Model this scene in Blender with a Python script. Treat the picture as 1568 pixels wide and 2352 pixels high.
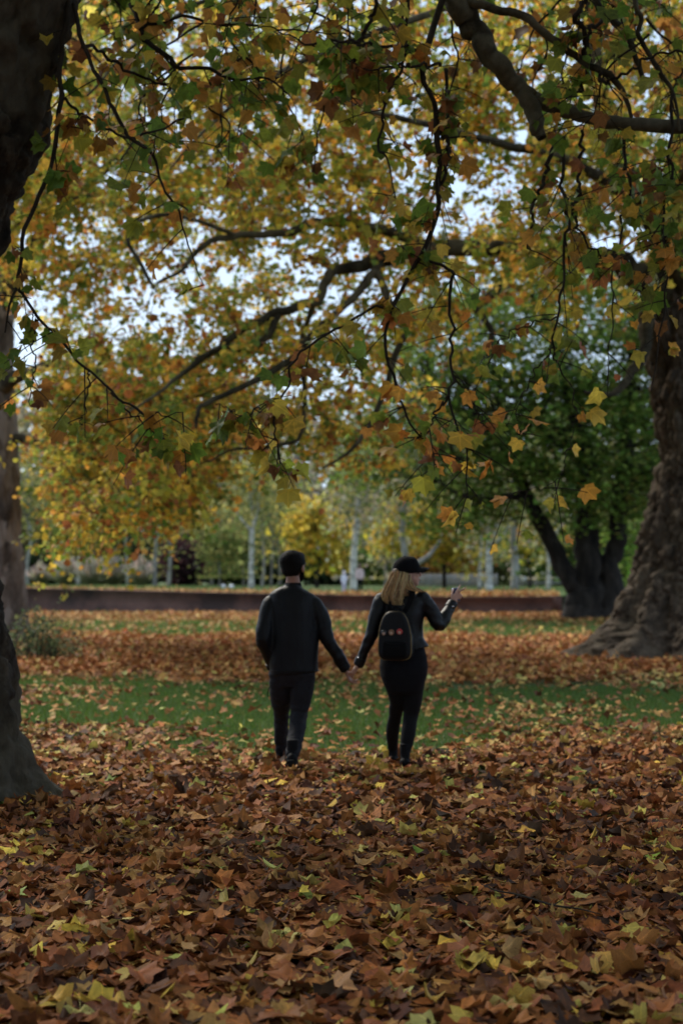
import bpy, bmesh, math, random
import numpy as np
from mathutils import Vector, Matrix

for o in list(bpy.data.objects):
    bpy.data.objects.remove(o)
R = math.radians
rng = np.random.default_rng(11)
random.seed(11)
scene = bpy.context.scene
COL = scene.collection

# ------------------------------------------------------------------ camera
F = 4000.0                      # focal length in pixels of a 1568 x 2352 frame
CX, CY = 784.0, 1176.0
CAM_H = 1.55
PITCH = math.atan(154.0 / F)
cam_d = bpy.data.cameras.new('camera')
cam = bpy.data.objects.new('camera', cam_d)
COL.objects.link(cam)
cam.location = (0, 0, CAM_H)
cam.rotation_euler = (R(90) + PITCH, 0, 0)
cam_d.sensor_fit = 'VERTICAL'
cam_d.sensor_height = 36.0
cam_d.lens = F / 2352.0 * 36.0
cam_d.clip_start = 0.1
cam_d.clip_end = 3000
cam_d.dof.use_dof = True
cam_d.dof.focus_distance = 9.0
cam_d.dof.aperture_fstop = cam_d.lens / 24.0
scene.camera = cam

# ------------------------------------------------------------------ light
SUN_AZ, SUN_EL = R(-38), R(46)  # azimuth clockwise from +Y
world = bpy.data.worlds.new('World')
scene.world = world
world.use_nodes = True
wn = world.node_tree
wn.nodes.clear()
w_out = wn.nodes.new('ShaderNodeOutputWorld')
w_bg = wn.nodes.new('ShaderNodeBackground')
w_sky = wn.nodes.new('ShaderNodeTexSky')
w_sky.sky_type = 'NISHITA'
w_sky.sun_disc = False
w_sky.sun_elevation = SUN_EL
w_sky.sun_rotation = SUN_AZ
w_sky.dust_density = 2.0
w_sky.air_density = 1.0
w_bg.inputs['Strength'].default_value = 0.10
# thin bright cloud over the whole sky
w_tc = wn.nodes.new('ShaderNodeTexCoord')
w_nz = wn.nodes.new('ShaderNodeTexNoise')
w_nz.inputs['Scale'].default_value = 3.0
w_nz.inputs['Detail'].default_value = 6.0
w_rp = wn.nodes.new('ShaderNodeValToRGB')
w_rp.color_ramp.elements[0].position = 0.30
w_rp.color_ramp.elements[0].color = (0.35, 0.35, 0.35, 1)
w_rp.color_ramp.elements[1].position = 0.62
w_rp.color_ramp.elements[1].color = (0.92, 0.92, 0.92, 1)
w_mx = wn.nodes.new('ShaderNodeMixRGB')
w_mx.inputs['Color2'].default_value = (5.6, 7.2, 9.4, 1)
wn.links.new(w_tc.outputs['Generated'], w_nz.inputs['Vector'])
wn.links.new(w_nz.outputs['Fac'], w_rp.inputs['Fac'])
wn.links.new(w_rp.outputs['Color'], w_mx.inputs['Fac'])
wn.links.new(w_sky.outputs['Color'], w_mx.inputs['Color1'])
wn.links.new(w_mx.outputs['Color'], w_bg.inputs['Color'])
wn.links.new(w_bg.outputs['Background'], w_out.inputs['Surface'])

sun_d = bpy.data.lights.new('sun', 'SUN')
sun_d.energy = 3.4
sun_d.angle = R(20)
sun_d.color = (1.0, 0.93, 0.80)
sun = bpy.data.objects.new('sun', sun_d)
COL.objects.link(sun)
sdir = Vector((math.sin(SUN_AZ) * math.cos(SUN_EL), math.cos(SUN_AZ) * math.cos(SUN_EL), math.sin(SUN_EL)))
sun.rotation_euler = (-sdir).to_track_quat('-Z', 'Y').to_euler()
sun.location = sdir * 60

scene.view_settings.view_transform = 'Standard'
scene.view_settings.look = 'None'
scene.view_settings.exposure = 0.60
scene.view_settings.gamma = 1.0
scene.view_settings.use_curve_mapping = False
scene.render.engine = 'CYCLES'
scene.cycles.use_denoising = True
scene.cycles.max_bounces = 8
scene.cycles.transmission_bounces = 6
scene.cycles.diffuse_bounces = 4
scene.cycles.sample_clamp_indirect = 6.0

# ------------------------------------------------------------------ helpers
CP, SP = math.cos(PITCH), math.sin(PITCH)

def at(px, py, Y):
    """world point at distance Y in front of the camera for a place in the photograph"""
    px = np.asarray(px, float); py = np.asarray(py, float); Y = np.asarray(Y, float)
    u = px - CX; v = CY - py
    dy = F * CP - v * SP
    dz = F * SP + v * CP
    k = Y / dy
    return np.stack(np.broadcast_arrays(u * k, Y, CAM_H + dz * k), -1)

def V(a):
    return Vector((float(a[0]), float(a[1]), float(a[2])))

def tag(o, label=None, cat=None, group=None, kind=None):
    if label: o['label'] = label
    if cat: o['category'] = cat
    if group: o['group'] = group
    if kind: o['kind'] = kind
    return o

def empty(name, loc, label=None, cat=None, group=None):
    o = bpy.data.objects.new(name, None)
    o.empty_display_size = 0.2
    o.location = V(loc)
    COL.objects.link(o)
    return tag(o, label, cat, group)

def link(name, me, mat=None, parent=None):
    """mesh given in world space; parented without moving it"""
    o = bpy.data.objects.new(name, me)
    COL.objects.link(o)
    if mat is not None and not me.materials:
        me.materials.append(mat)
    if parent is not None:
        o.parent = parent
        base = parent
        off = Vector((0, 0, 0))
        while base is not None:
            off += base.location
            base = base.parent
        o.location = -off
    return o

def np_mesh(name, verts, tris=None, quads=None, col=None, uv=None, smooth=False):
    me = bpy.data.meshes.new(name)
    verts = np.asarray(verts, np.float32).reshape(-1, 3)
    loops, starts, n = [], [], 0
    if tris is not None and len(tris):
        t = np.asarray(tris, np.int32).reshape(-1, 3)
        loops.append(t.ravel()); starts.append(n + np.arange(len(t), dtype=np.int32) * 3); n += t.size
    if quads is not None and len(quads):
        q = np.asarray(quads, np.int32).reshape(-1, 4)
        loops.append(q.ravel()); starts.append(n + np.arange(len(q), dtype=np.int32) * 4); n += q.size
    loops = np.concatenate(loops); starts = np.concatenate(starts)
    me.vertices.add(len(verts)); me.vertices.foreach_set('co', verts.ravel())
    me.loops.add(len(loops)); me.loops.foreach_set('vertex_index', loops)
    me.polygons.add(len(starts)); me.polygons.foreach_set('loop_start', starts)
    if smooth:
        me.polygons.foreach_set('use_smooth', np.ones(len(starts), bool))
    if col is not None:
        c = np.asarray(col, np.float32).reshape(-1, 3)
        a = me.attributes.new('tint', 'FLOAT_COLOR', 'POINT')
        a.data.foreach_set('color', np.concatenate([c, np.ones((len(c), 1), np.float32)], 1).ravel())
    if uv is not None:
        a = me.attributes.new('blade', 'FLOAT2', 'POINT')
        a.data.foreach_set('vector', np.asarray(uv, np.float32).ravel())
    me.update(calc_edges=True)
    me.validate()
    return me

def unit(a):
    return a / np.maximum(np.linalg.norm(a, axis=-1, keepdims=True), 1e-9)

# value noise, vectorised
def _h(ix, iy, iz, s):
    n = (ix * 374761393 + iy * 668265263 + iz * 2147483647 + s * 974711) & 0xFFFFFFFF
    n = ((n ^ (n >> 13)) * 1274126177) & 0xFFFFFFFF
    n = n ^ (n >> 16)
    return (n & 0xFFFFFF) / float(0xFFFFFF)

def vnoise(p, s=0):
    p = np.asarray(p, float)
    i = np.floor(p).astype(np.int64); f = p - i
    f = f * f * (3 - 2 * f)
    x, y, z = i[..., 0], i[..., 1], i[..., 2]
    r = 0
    for dx in (0, 1):
        wx = f[..., 0] if dx else 1 - f[..., 0]
        for dy in (0, 1):
            wy = f[..., 1] if dy else 1 - f[..., 1]
            for dz in (0, 1):
                wz = f[..., 2] if dz else 1 - f[..., 2]
                r = r + wx * wy * wz * _h(x + dx, y + dy, z + dz, s)
    return r * 2 - 1

def fbm(p, oct=4, s=0):
    a, r, k = 1.0, 0, 1.0
    for o in range(oct):
        r = r + a * vnoise(np.asarray(p) * k, s + o * 17)
        a *= 0.5; k *= 2.03
    return r

def smooth_path(pts, n):
    """Catmull-Rom through pts (m, k) resampled to n points"""
    pts = np.asarray(pts, float)
    P = np.vstack([2 * pts[0] - pts[1], pts, 2 * pts[-1] - pts[-2]])
    m = len(pts) - 1
    t = np.linspace(0, m, n)
    i = np.minimum(t.astype(int), m - 1); f = (t - i)[:, None]
    p0, p1, p2, p3 = P[i], P[i + 1], P[i + 2], P[i + 3]
    return 0.5 * (2 * p1 + (p2 - p0) * f + (2 * p0 - 5 * p1 + 4 * p2 - p3) * f ** 2 + (3 * p1 - p0 - 3 * p2 + p3) * f ** 3)

def tubes(paths, radii, sides):
    """paths (n, m, 3), radii (n, m) -> verts, quads of n open tubes with closing tips"""
    paths = np.asarray(paths, float); radii = np.asarray(radii, float)
    n, m, _ = paths.shape
    T = unit(np.gradient(paths, axis=1))
    ref = np.where(np.abs(T[:, :1, 2:3]) > 0.9, np.array([1.0, 0, 0]), np.array([0, 0, 1.0]))
    ref = np.repeat(ref, m, 1)
    # parallel transport
    U = np.zeros_like(T)
    u = unit(np.cross(T[:, 0], ref[:, 0])); U[:, 0] = u
    for k in range(1, m):
        u = U[:, k - 1] - T[:, k] * np.sum(U[:, k - 1] * T[:, k], -1, keepdims=True)
        U[:, k] = unit(u)
    W = np.cross(T, U)
    a = np.arange(sides) * 2 * np.pi / sides
    ring = U[:, :, None] * np.cos(a)[None, None, :, None] + W[:, :, None] * np.sin(a)[None, None, :, None]
    v = paths[:, :, None] + ring * radii[:, :, None, None]
    idx = np.arange(n * m * sides).reshape(n, m, sides)
    a0 = idx[:, :-1]; a1 = idx[:, 1:]
    q = np.stack([a0, np.roll(a0, -1, 2), np.roll(a1, -1, 2), a1], -1).reshape(-1, 4)
    return v.reshape(-1, 3), q

class Acc:
    """collects pieces of one mesh"""
    def __init__(s):
        s.v, s.t, s.q, s.c, s.u, s.n = [], [], [], [], [], 0
    def add(s, v, tris=None, quads=None, col=None, uv=None):
        v = np.asarray(v, float).reshape(-1, 3)
        if tris is not None: s.t.append(np.asarray(tris, np.int64) + s.n)
        if quads is not None: s.q.append(np.asarray(quads, np.int64) + s.n)
        if col is not None:
            s.c.append(np.broadcast_to(np.asarray(col, float), (len(v), 3)))
        if uv is not None: s.u.append(uv)
        s.v.append(v); s.n += len(v)
    def tube(s, pts, radii, sides=8, n=None, col=None):
        pts = np.asarray(pts, float); radii = np.asarray(radii, float)
        if n:
            pr = smooth_path(np.column_stack([pts, radii]), n); pts, radii = pr[:, :3], np.maximum(pr[:, 3], 1e-4)
        v, q = tubes(pts[None], radii[None], sides)
        m = len(pts)
        v = np.vstack([v, pts[:1], pts[-1:]])
        k = m * sides; i = np.arange(sides); j = (i + 1) % sides
        t = np.vstack([np.stack([j, i, np.full(sides, k)], 1), np.stack([i + (m - 1) * sides, j + (m - 1) * sides, np.full(sides, k + 1)], 1)])
        s.add(v, t, q, col)
    def box(s, c, h, yaw=0.0, col=None):
        c = np.asarray(c, float); h = np.asarray(h, float)
        k = np.array([[x, y, z] for x in (-1, 1) for y in (-1, 1) for z in (-1, 1)], float) * h
        ca, sa = math.cos(yaw), math.sin(yaw)
        k = np.stack([k[:, 0] * ca - k[:, 1] * sa, k[:, 0] * sa + k[:, 1] * ca, k[:, 2]], 1) + c
        s.add(k, None, [[0, 1, 3, 2], [4, 6, 7, 5], [0, 4, 5, 1], [2, 3, 7, 6], [0, 2, 6, 4], [1, 5, 7, 3]], col)
    def mesh(s, name, smooth=False):
        return np_mesh(name, np.concatenate(s.v), np.concatenate(s.t) if s.t else None, np.concatenate(s.q) if s.q else None,
                       np.concatenate(s.c) if s.c else None, np.concatenate(s.u) if s.u else None, smooth)
    def build(s, name, mat, parent=None, smooth=False, kind=None):
        o = link(name, s.mesh(name, smooth), mat, parent)
        if kind: o['kind'] = kind
        return o

# ------------------------------------------------------------------ materials
def new_mat(name):
    m = bpy.data.materials.new(name)
    m.use_nodes = True
    nt = m.node_tree
    return m, nt, nt.nodes['Principled BSDF'], nt.nodes['Material Output']

def nd(nt, t, **kw):
    n = nt.nodes.new(t)
    for k, v in kw.items():
        if k in n.inputs: n.inputs[k].default_value = v
        else: setattr(n, k, v)
    return n

def ramp(nt, fac, stops):
    r = nt.nodes.new('ShaderNodeValToRGB')
    e = r.color_ramp.elements
    while len(e) < len(stops): e.new(0.5)
    for el, (p, c) in zip(e, stops):
        el.position = p; el.color = (*c, 1)
    nt.links.new(fac, r.inputs['Fac'])
    return r.outputs['Color']

def noise(nt, scale, detail=4, rough=0.55, vec=None, stretch=None):
    n = nd(nt, 'ShaderNodeTexNoise', Scale=scale, Detail=detail, Roughness=rough)
    if vec is None:
        vec = nd(nt, 'ShaderNodeTexCoord').outputs['Object']
    if stretch:
        mp = nd(nt, 'ShaderNodeMapping', Scale=stretch)
        nt.links.new(vec, mp.inputs['Vector']); vec = mp.outputs['Vector']
    nt.links.new(vec, n.inputs['Vector'])
    return n.outputs['Fac']

def bump(nt, bs, fac, strength, dist):
    b = nd(nt, 'ShaderNodeBump', Strength=strength, Distance=dist)
    nt.links.new(fac, b.inputs['Height'])
    nt.links.new(b.outputs['Normal'], bs.inputs['Normal'])

def mul(nt, a, b, fac=1.0):
    m = nd(nt, 'ShaderNodeMixRGB', blend_type='MULTIPLY')
    m.inputs['Fac'].default_value = fac
    nt.links.new(a, m.inputs['Color1']); nt.links.new(b, m.inputs['Color2'])
    return m.outputs['Color']

def plain(name, col, rough=0.7, spec=0.3, nscale=None, namp=0.25, bumpd=0.0, metallic=0.0):
    m, nt, bs, out = new_mat(name)
    bs.inputs['Roughness'].default_value = rough
    bs.inputs['Specular IOR Level'].default_value = spec
    bs.inputs['Metallic'].default_value = metallic
    if nscale:
        f = noise(nt, nscale)
        lo = tuple(c * (1 - namp) for c in col); hi = tuple(c * (1 + namp) for c in col)
        nt.links.new(ramp(nt, f, [(0.3, lo), (0.7, hi)]), bs.inputs['Base Color'])
        if bumpd: bump(nt, bs, f, 0.6, bumpd)
    else:
        bs.inputs['Base Color'].default_value = (*col, 1)
    return m

def tinted(name, trans=0.0, rough=0.6, spec=0.25, veins=False, source='attr', nscale=60.0, spots=0.35, gain=1.0):
    """colour per leaf / blade from the mesh or the object, thin-leaf translucency, veins"""
    m, nt, bs, out = new_mat(name)
    if source == 'attr':
        c = nd(nt, 'ShaderNodeAttribute', attribute_name='tint').outputs['Color']
    else:
        c = nd(nt, 'ShaderNodeObjectInfo').outputs['Color']
    if nscale:
        f = noise(nt, nscale, 3)
        c = mul(nt, c, ramp(nt, f, [(0.32, (1 - spots,) * 3), (0.62, (1.12, 1.1, 1.05))]))
    if veins:
        a = nd(nt, 'ShaderNodeAttribute', attribute_name='blade')
        v1 = ramp(nt, nd_vein(nt, a.outputs['Vector']), [(0.0, (1.5, 1.45, 1.25)), (0.05, (1.0, 1.0, 1.0))])
        c = mul(nt, c, v1)
    if gain != 1.0:
        g = nd(nt, 'ShaderNodeRGB'); g.outputs[0].default_value = (gain, gain, gain, 1)
        c = mul(nt, c, g.outputs[0])
    nt.links.new(c, bs.inputs['Base Color'])
    bs.inputs['Roughness'].default_value = rough
    bs.inputs['Specular IOR Level'].default_value = spec
    if trans > 0:
        tr = nt.nodes.new('ShaderNodeBsdfTranslucent')
        gm = nd(nt, 'ShaderNodeGamma'); gm.inputs['Gamma'].default_value = 0.85
        nt.links.new(c, gm.inputs['Color']); nt.links.new(gm.outputs['Color'], tr.inputs['Color'])
        mx = nt.nodes.new('ShaderNodeMixShader'); mx.inputs['Fac'].default_value = trans
        nt.links.new(bs.outputs['BSDF'], mx.inputs[1]); nt.links.new(tr.outputs['BSDF'], mx.inputs[2])
        nt.links.new(mx.outputs['Shader'], out.inputs['Surface'])
    return m

def nd_vein(nt, vec):
    """distance to the five radial veins of a palmate leaf (leaf plane coordinates)"""
    sep = nt.nodes.new('ShaderNodeSeparateXYZ'); nt.links.new(vec, sep.inputs[0])
    best = None
    for ang in (90, 35, 145, -15, 195):
        d = nd(nt, 'ShaderNodeVectorMath', operation='DOT_PRODUCT')
        d.inputs[1].default_value = (-math.sin(R(ang)), math.cos(R(ang)), 0)
        off = nd(nt, 'ShaderNodeVectorMath', operation='ADD'); off.inputs[1].default_value = (0, 0.28, 0)
        nt.links.new(vec, off.inputs[0]); nt.links.new(off.outputs[0], d.inputs[0])
        ab = nd(nt, 'ShaderNodeMath', operation='ABSOLUTE'); nt.links.new(d.outputs['Value'], ab.inputs[0])
        al = nd(nt, 'ShaderNodeVectorMath', operation='DOT_PRODUCT')
        al.inputs[1].default_value = (math.cos(R(ang)), math.sin(R(ang)), 0)
        nt.links.new(off.outputs[0], al.inputs[0])
        lt = nd(nt, 'ShaderNodeMath', operation='LESS_THAN'); lt.inputs[1].default_value = 0.0
        nt.links.new(al.outputs['Value'], lt.inputs[0])
        ad = nd(nt, 'ShaderNodeMath', operation='ADD'); nt.links.new(ab.outputs[0], ad.inputs[0]); nt.links.new(lt.outputs[0], ad.inputs[1])
        if best is None: best = ad.outputs[0]
        else:
            mn = nd(nt, 'ShaderNodeMath', operation='MINIMUM'); nt.links.new(best, mn.inputs[0]); nt.links.new(ad.outputs[0], mn.inputs[1]); best = mn.outputs[0]
    return best

def bark_mat(name, lo, mid, hi, scale, stretch=(1, 1, 0.35), flakes=None, rough=0.9, bd=0.02):
    m, nt, bs, out = new_mat(name)
    f = noise(nt, scale, 8, 0.62, stretch=stretch)
    c = ramp(nt, f, [(0.30, lo), (0.5, mid), (0.68, hi)])
    if flakes:
        f2 = noise(nt, flakes[0], 3, 0.5, stretch=(1, 1, 0.5))
        r = ramp(nt, f2, [(0.50, (0, 0, 0)), (0.56, (1, 1, 1))])
        mx = nd(nt, 'ShaderNodeMixRGB'); nt.links.new(r, mx.inputs['Fac'])
        nt.links.new(c, mx.inputs['Color1'])
        fl = noise(nt, scale * 2.5, 5, stretch=stretch)
        nt.links.new(ramp(nt, fl, [(0.3, tuple(0.6 * x for x in flakes[1])), (0.7, flakes[1])]), mx.inputs['Color2'])
        c = mx.outputs['Color']
    nt.links.new(c, bs.inputs['Base Color'])
    bs.inputs['Roughness'].default_value = rough
    bs.inputs['Specular IOR Level'].default_value = 0.2
    bump(nt, bs, f, 0.9, bd)
    return m

M = {}
M['leaf_air'] = tinted('leaf_air', 0.6, 0.5, 0.3, nscale=35, gain=1.75)
M['leaf_air_hero'] = tinted('leaf_air_hero', 0.5, 0.5, 0.3, True, 'obj', 30, gain=1.15)
M['leaf_near'] = tinted('leaf_near', 0.5, 0.5, 0.3, True, 'attr', 30, gain=1.15)
M['leaf_ground'] = tinted('leaf_ground', 0.12, 0.7, 0.12, True, 'attr', 28, 0.45)
M['leaf_ground_far'] = tinted('leaf_ground_far', 0.10, 0.7, 0.15, False, 'attr', 20, 0.3)
M['leaf_ground_hero'] = tinted('leaf_ground_hero', 0.12, 0.6, 0.2, True, 'obj', 26, 0.45)
M['foliage_far'] = tinted('foliage_far', 0.42, 0.6, 0.15, nscale=3.0, spots=0.4, gain=1.12)
M['grass'] = tinted('grass', 0.3, 0.5, 0.3, nscale=0)
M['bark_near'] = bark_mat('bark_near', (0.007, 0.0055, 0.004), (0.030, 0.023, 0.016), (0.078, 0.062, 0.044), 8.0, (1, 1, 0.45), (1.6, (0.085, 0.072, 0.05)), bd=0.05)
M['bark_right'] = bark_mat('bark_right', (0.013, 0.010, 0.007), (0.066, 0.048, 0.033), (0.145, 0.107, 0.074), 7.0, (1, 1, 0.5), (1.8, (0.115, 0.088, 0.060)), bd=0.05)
M['bark_pale'] = bark_mat('bark_pale', (0.035, 0.027, 0.021), (0.14, 0.112, 0.092), (0.27, 0.225, 0.19), 3.0, (1, 1, 0.35), (2.2, (0.33, 0.28, 0.24)), bd=0.03)
M['bark_limb'] = bark_mat('bark_limb', (0.014, 0.011, 0.006), (0.042, 0.034, 0.019), (0.090, 0.074, 0.042), 4.0, (1, 1, 1), (1.2, (0.12, 0.10, 0.06)), bd=0.02)
M['bark_bough'] = bark_mat('bark_bough', (0.012, 0.010, 0.006), (0.042, 0.036, 0.022), (0.088, 0.076, 0.050), 9.0, (1, 1, 1), (3.0, (0.11, 0.097, 0.064)), bd=0.02)
M['bark_twig'] = plain('bark_twig', (0.028, 0.022, 0.016), 0.9, 0.15, 12, 0.4)
M['bark_dark'] = bark_mat('bark_dark', (0.008, 0.007, 0.006), (0.025, 0.02, 0.016), (0.05, 0.042, 0.034), 3.0, bd=0.03)
M['bark_birch'] = bark_mat('bark_birch', (0.03, 0.025, 0.02), (0.42, 0.39, 0.35), (0.70, 0.66, 0.60), 1.6, (1, 1, 2.6), bd=0.02)
M['bark_grey'] = bark_mat('bark_grey', (0.08, 0.07, 0.06), (0.26, 0.24, 0.22), (0.42, 0.40, 0.37), 1.2, (1, 1, 0.5), bd=0.02)
# ------------------------------------------------------------------ leaves
def leaf_template(kind):
    """palmate leaf in its own plane, tip along +y, about 2 units across; returns (V,2) verts and triangles"""
    if kind == 'hero':
        o = [(-90, .30), (-72, .52), (-52, .50), (-34, .66), (-18, .86), (-6, .72), (6, .64), (18, .76), (28, .84), (36, 1.02), (46, .84), (58, .70), (66, .66),
             (74, .80), (82, .86), (90, 1.10)]
    elif kind == 'near':
        o = [(-90, .30), (-60, .52), (-20, .84), (6, .66), (22, .80), (36, 1.0), (60, .68), (76, .86), (90, 1.10)]
    elif kind == 'mid':
        o = [(-90, .32), (-22, .85), (8, .68), (36, 1.0), (62, .70), (90, 1.08)]
    else:
        o = [(-90, .45), (-10, .85), (45, .85), (90, 1.05)]
    full = o + [(180 - a, r) for a, r in o[1:-1]][::-1]
    pts = np.array([(r * math.cos(R(a)), r * math.sin(R(a))) for a, r in full])
    n = len(pts)
    i = np.arange(n); j = (i + 1) % n
    if kind in ('hero',):
        v = np.vstack([[0, 0], pts * 0.5, pts])
        t = np.vstack([np.stack([np.zeros(n, int), 1 + i, 1 + j], 1), np.stack([1 + i, 1 + n + i, 1 + n + j], 1), np.stack([1 + i, 1 + n + j, 1 + j], 1)])
    elif kind == 'kite':
        v = pts
        t = np.array([[0, k, k + 1] for k in range(1, n - 1)])
    else:
        v = np.vstack([[0, 0], pts])
        t = np.stack([np.zeros(n, int), 1 + i, 1 + j], 1)
    return v, t

TPL = {k: leaf_template(k) for k in ('hero', 'near', 'mid', 'kite')}

def make_leaves(kind, pos, tip, nrm, size, col, curl=0.25, seed=0):
    """vectorised leaves: pos, tip direction, normal (n,3), size = half width -> verts, tris, col, uv"""
    r = np.random.default_rng(seed)
    T, tri = TPL[kind]
    n = len(pos); nv = len(T)
    y = unit(tip); x = unit(np.cross(y, nrm)); z = np.cross(x, y)
    c1 = r.normal(0.15, 1, (n, 1)) * curl; c2 = r.normal(-0.1, 1, (n, 1)) * curl; c3 = r.normal(0.2, 0.8, (n, 1)) * curl
    c4 = r.normal(0, 0.5, (n, 1)) * curl
    tx, ty = T[None, :, 0], T[None, :, 1]
    asp = r.uniform(0.82, 1.12, (n, 1))
    rip = r.uniform(0, 6.28, (n, 1)); amp = np.abs(r.normal(0, 0.35, (n, 1))) * curl
    lz = c1 * tx ** 2 + c2 * ty ** 2 + c3 * np.abs(tx) + c4 * tx * ty + amp * np.sin(4 * np.arctan2(ty, tx) + rip) * np.hypot(tx, ty)
    lx = tx * asp * (1 - 0.25 * np.minimum(np.abs(c1) + np.abs(c3), 1.2) * np.abs(tx))
    ly = ty * (1 - 0.2 * np.minimum(np.abs(c2), 1.2) * np.abs(ty)) + 0 * lx
    s = np.asarray(size).reshape(-1, 1) * np.ones((n, 1))
    v = pos[:, None] + (lx * s)[..., None] * x[:, None] + (ly * s)[..., None] * y[:, None] + (lz * s)[..., None] * z[:, None]
    t = tri[None] + (np.arange(n) * nv)[:, None, None]
    c = np.repeat(np.asarray(col)[:, None], nv, 1)
    uv = np.repeat(T[None], n, 0)
    return v.reshape(-1, 3), t.reshape(-1, 3), c.reshape(-1, 3), uv.reshape(-1, 2)

def pick(r, n, pal, var=0.18):
    """n colours from palette [(weight, rgb)]"""
    w = np.array([p[0] for p in pal], float); w /= w.sum()
    c = np.array([p[1] for p in pal])[r.choice(len(pal), n, p=w)]
    c = c * np.exp(r.normal(0, var, (n, 1))) * np.exp(r.normal(0, 0.07, (n, 3)))
    return np.clip(c, 0.004, 0.85)

PAL_GROUND = [(30, (.215, .072, .022)), (22, (.29, .108, .029)), (24, (.095, .034, .015)), (13, (.36, .165, .052)), (7, (.43, .24, .08)), (4.5, (.54, .37, .06)), (2.4, (.46, .41, .10)), (1.0, (.20, .24, .04)), (12, (.05, .022, .012))]
PAL_BAND = [(32, (.36, .13, .04)), (28, (.44, .18, .055)), (14, (.22, .08, .03)), (16, (.50, .27, .09)), (7, (.52, .36, .10))]
PAL_SCATTER = [(24, (.38, .19, .065)), (20, (.48, .28, .10)), (14, (.50, .37, .11)), (22, (.32, .11, .035)), (6, (.44, .40, .14)), (14, (.16, .06, .028))]

def half_w(Y):
    return 0.215 * Y + 1.7

def band_density(x, Y):
    """leaves on the ground: 1 = closed carpet"""
    w = 1.6 * vnoise(np.stack([x * 0.9, Y * 0.45, 0 * x], -1), 5) + 0.8 * vnoise(np.stack([x * 2.3, Y * 1.2, 0 * x], -1), 9)
    d = np.interp(Y + w * np.where(Y < 22, 0.8, 2.4), [0, 12.0, 13.8, 16.0, 25.0, 28.5, 44.5, 47.5, 63, 67, 80], [1, 1, .48, .18, .12, 1, 1, .065, .10, 1, 1])
    d = d * np.where((Y > 14) & (Y < 28), np.clip(0.45 + 1.6 * np.maximum(0, .25 + vnoise(np.stack([x * 0.45, Y * 0.35, 0 * x], -1), 31)), 0, 3), 1)
    return d

def sample_ground(n, y0, y1, seed):
    r = np.random.default_rng(seed)
    # uniform over the trapezoid in view
    Y = np.sqrt(r.uniform(y0 ** 2, y1 ** 2, n))
    x = r.uniform(-1, 1, n) * half_w(Y)
    return x, Y, r

def ground_pose(r, n, tilt):
    a = r.uniform(0, 2 * np.pi, n)
    tip = np.stack([np.cos(a), np.sin(a), r.normal(0, tilt, n)], -1)
    nrm = np.stack([r.normal(0, tilt, n), r.normal(-0.10, tilt, n), np.ones(n)], -1)
    return unit(tip), unit(nrm)

# ------------------------------------------------------------------ the ground
def terrace_z(x):
    return np.interp(x, [-60, -16, -7, 0, 40], [1.02, 0.97, 0.84, 0.77, 0.76])

m, nt, bs, out = new_mat('park_ground')
tc = nd(nt, 'ShaderNodeTexCoord')
sep = nt.nodes.new('ShaderNodeSeparateXYZ'); nt.links.new(tc.outputs['Object'], sep.inputs[0])
wob = noise(nt, 0.45, 4, vec=tc.outputs['Object'])
ma = nd(nt, 'ShaderNodeMath', operation='MULTIPLY_ADD'); ma.inputs[1].default_value = 6.0; nt.links.new(wob, ma.inputs[0]); nt.links.new(sep.outputs['Y'], ma.inputs[2])
mr = nd(nt, 'ShaderNodeMapRange'); mr.inputs['From Min'].default_value = 3.0; mr.inputs['From Max'].default_value = 103.0
nt.links.new(ma.outputs[0], mr.inputs['Value'])
soil = ramp(nt, noise(nt, 26, 6, vec=tc.outputs['Object']), [(0.3, (.018, .010, .006)), (0.5, (.07, .03, .014)), (0.7, (.16, .07, .028))])
turf = ramp(nt, noise(nt, 9, 6, vec=tc.outputs['Object']), [(0.3, (.018, .035, .010)), (0.7, (.05, .095, .022))])
band = ramp(nt, mr.outputs['Result'], [(0.135, (0, 0, 0)), (0.155, (1, 1, 1)), (0.262, (1, 1, 1)), (0.28, (0, 0, 0)), (0.445, (0, 0, 0)), (0.47, (.8, .8, .8)), (0.63, (.8, .8, .8)), (0.66, (0, 0, 0)), (0.78, (0, 0, 0)), (0.82, (1, 1, 1))])
mx = nd(nt, 'ShaderNodeMixRGB'); nt.links.new(band, mx.inputs['Fac']); nt.links.new(soil, mx.inputs['Color1']); nt.links.new(turf, mx.inputs['Color2'])
nt.links.new(mx.outputs['Color'], bs.inputs['Base Color'])
bs.inputs['Roughness'].default_value = 0.95; bs.inputs['Specular IOR Level'].default_value = 0.1
bump(nt, bs, noise(nt, 30, 5, vec=tc.outputs['Object']), 0.8, 0.02)
M['ground'] = m

gx = np.concatenate([np.linspace(-900, -40, 12), np.linspace(-30, 30, 61), np.linspace(40, 900, 12)])
gy = np.concatenate([np.linspace(-60, 0, 10), np.linspace(1, 60, 60), np.linspace(64, 130, 20), np.linspace(150, 1500, 16)])
GX, GY = np.meshgrid(gx, gy, indexing='ij')
GZ = 0.02 * vnoise(np.stack([GX * 0.6, GY * 0.6, 0 * GX], -1), 3) * (GY < 70) - 0.02
ix = np.arange(GX.size).reshape(GX.shape)
gq = np.stack([ix[:-1, :-1], ix[1:, :-1], ix[1:, 1:], ix[:-1, 1:]], -1).reshape(-1, 4)
ground = link('ground', np_mesh('ground', np.stack([GX, GY, GZ], -1), None, gq, smooth=True), M['ground'])
tag(ground, 'park ground of brown leaf litter with strips of green lawn', kind='structure')

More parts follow.
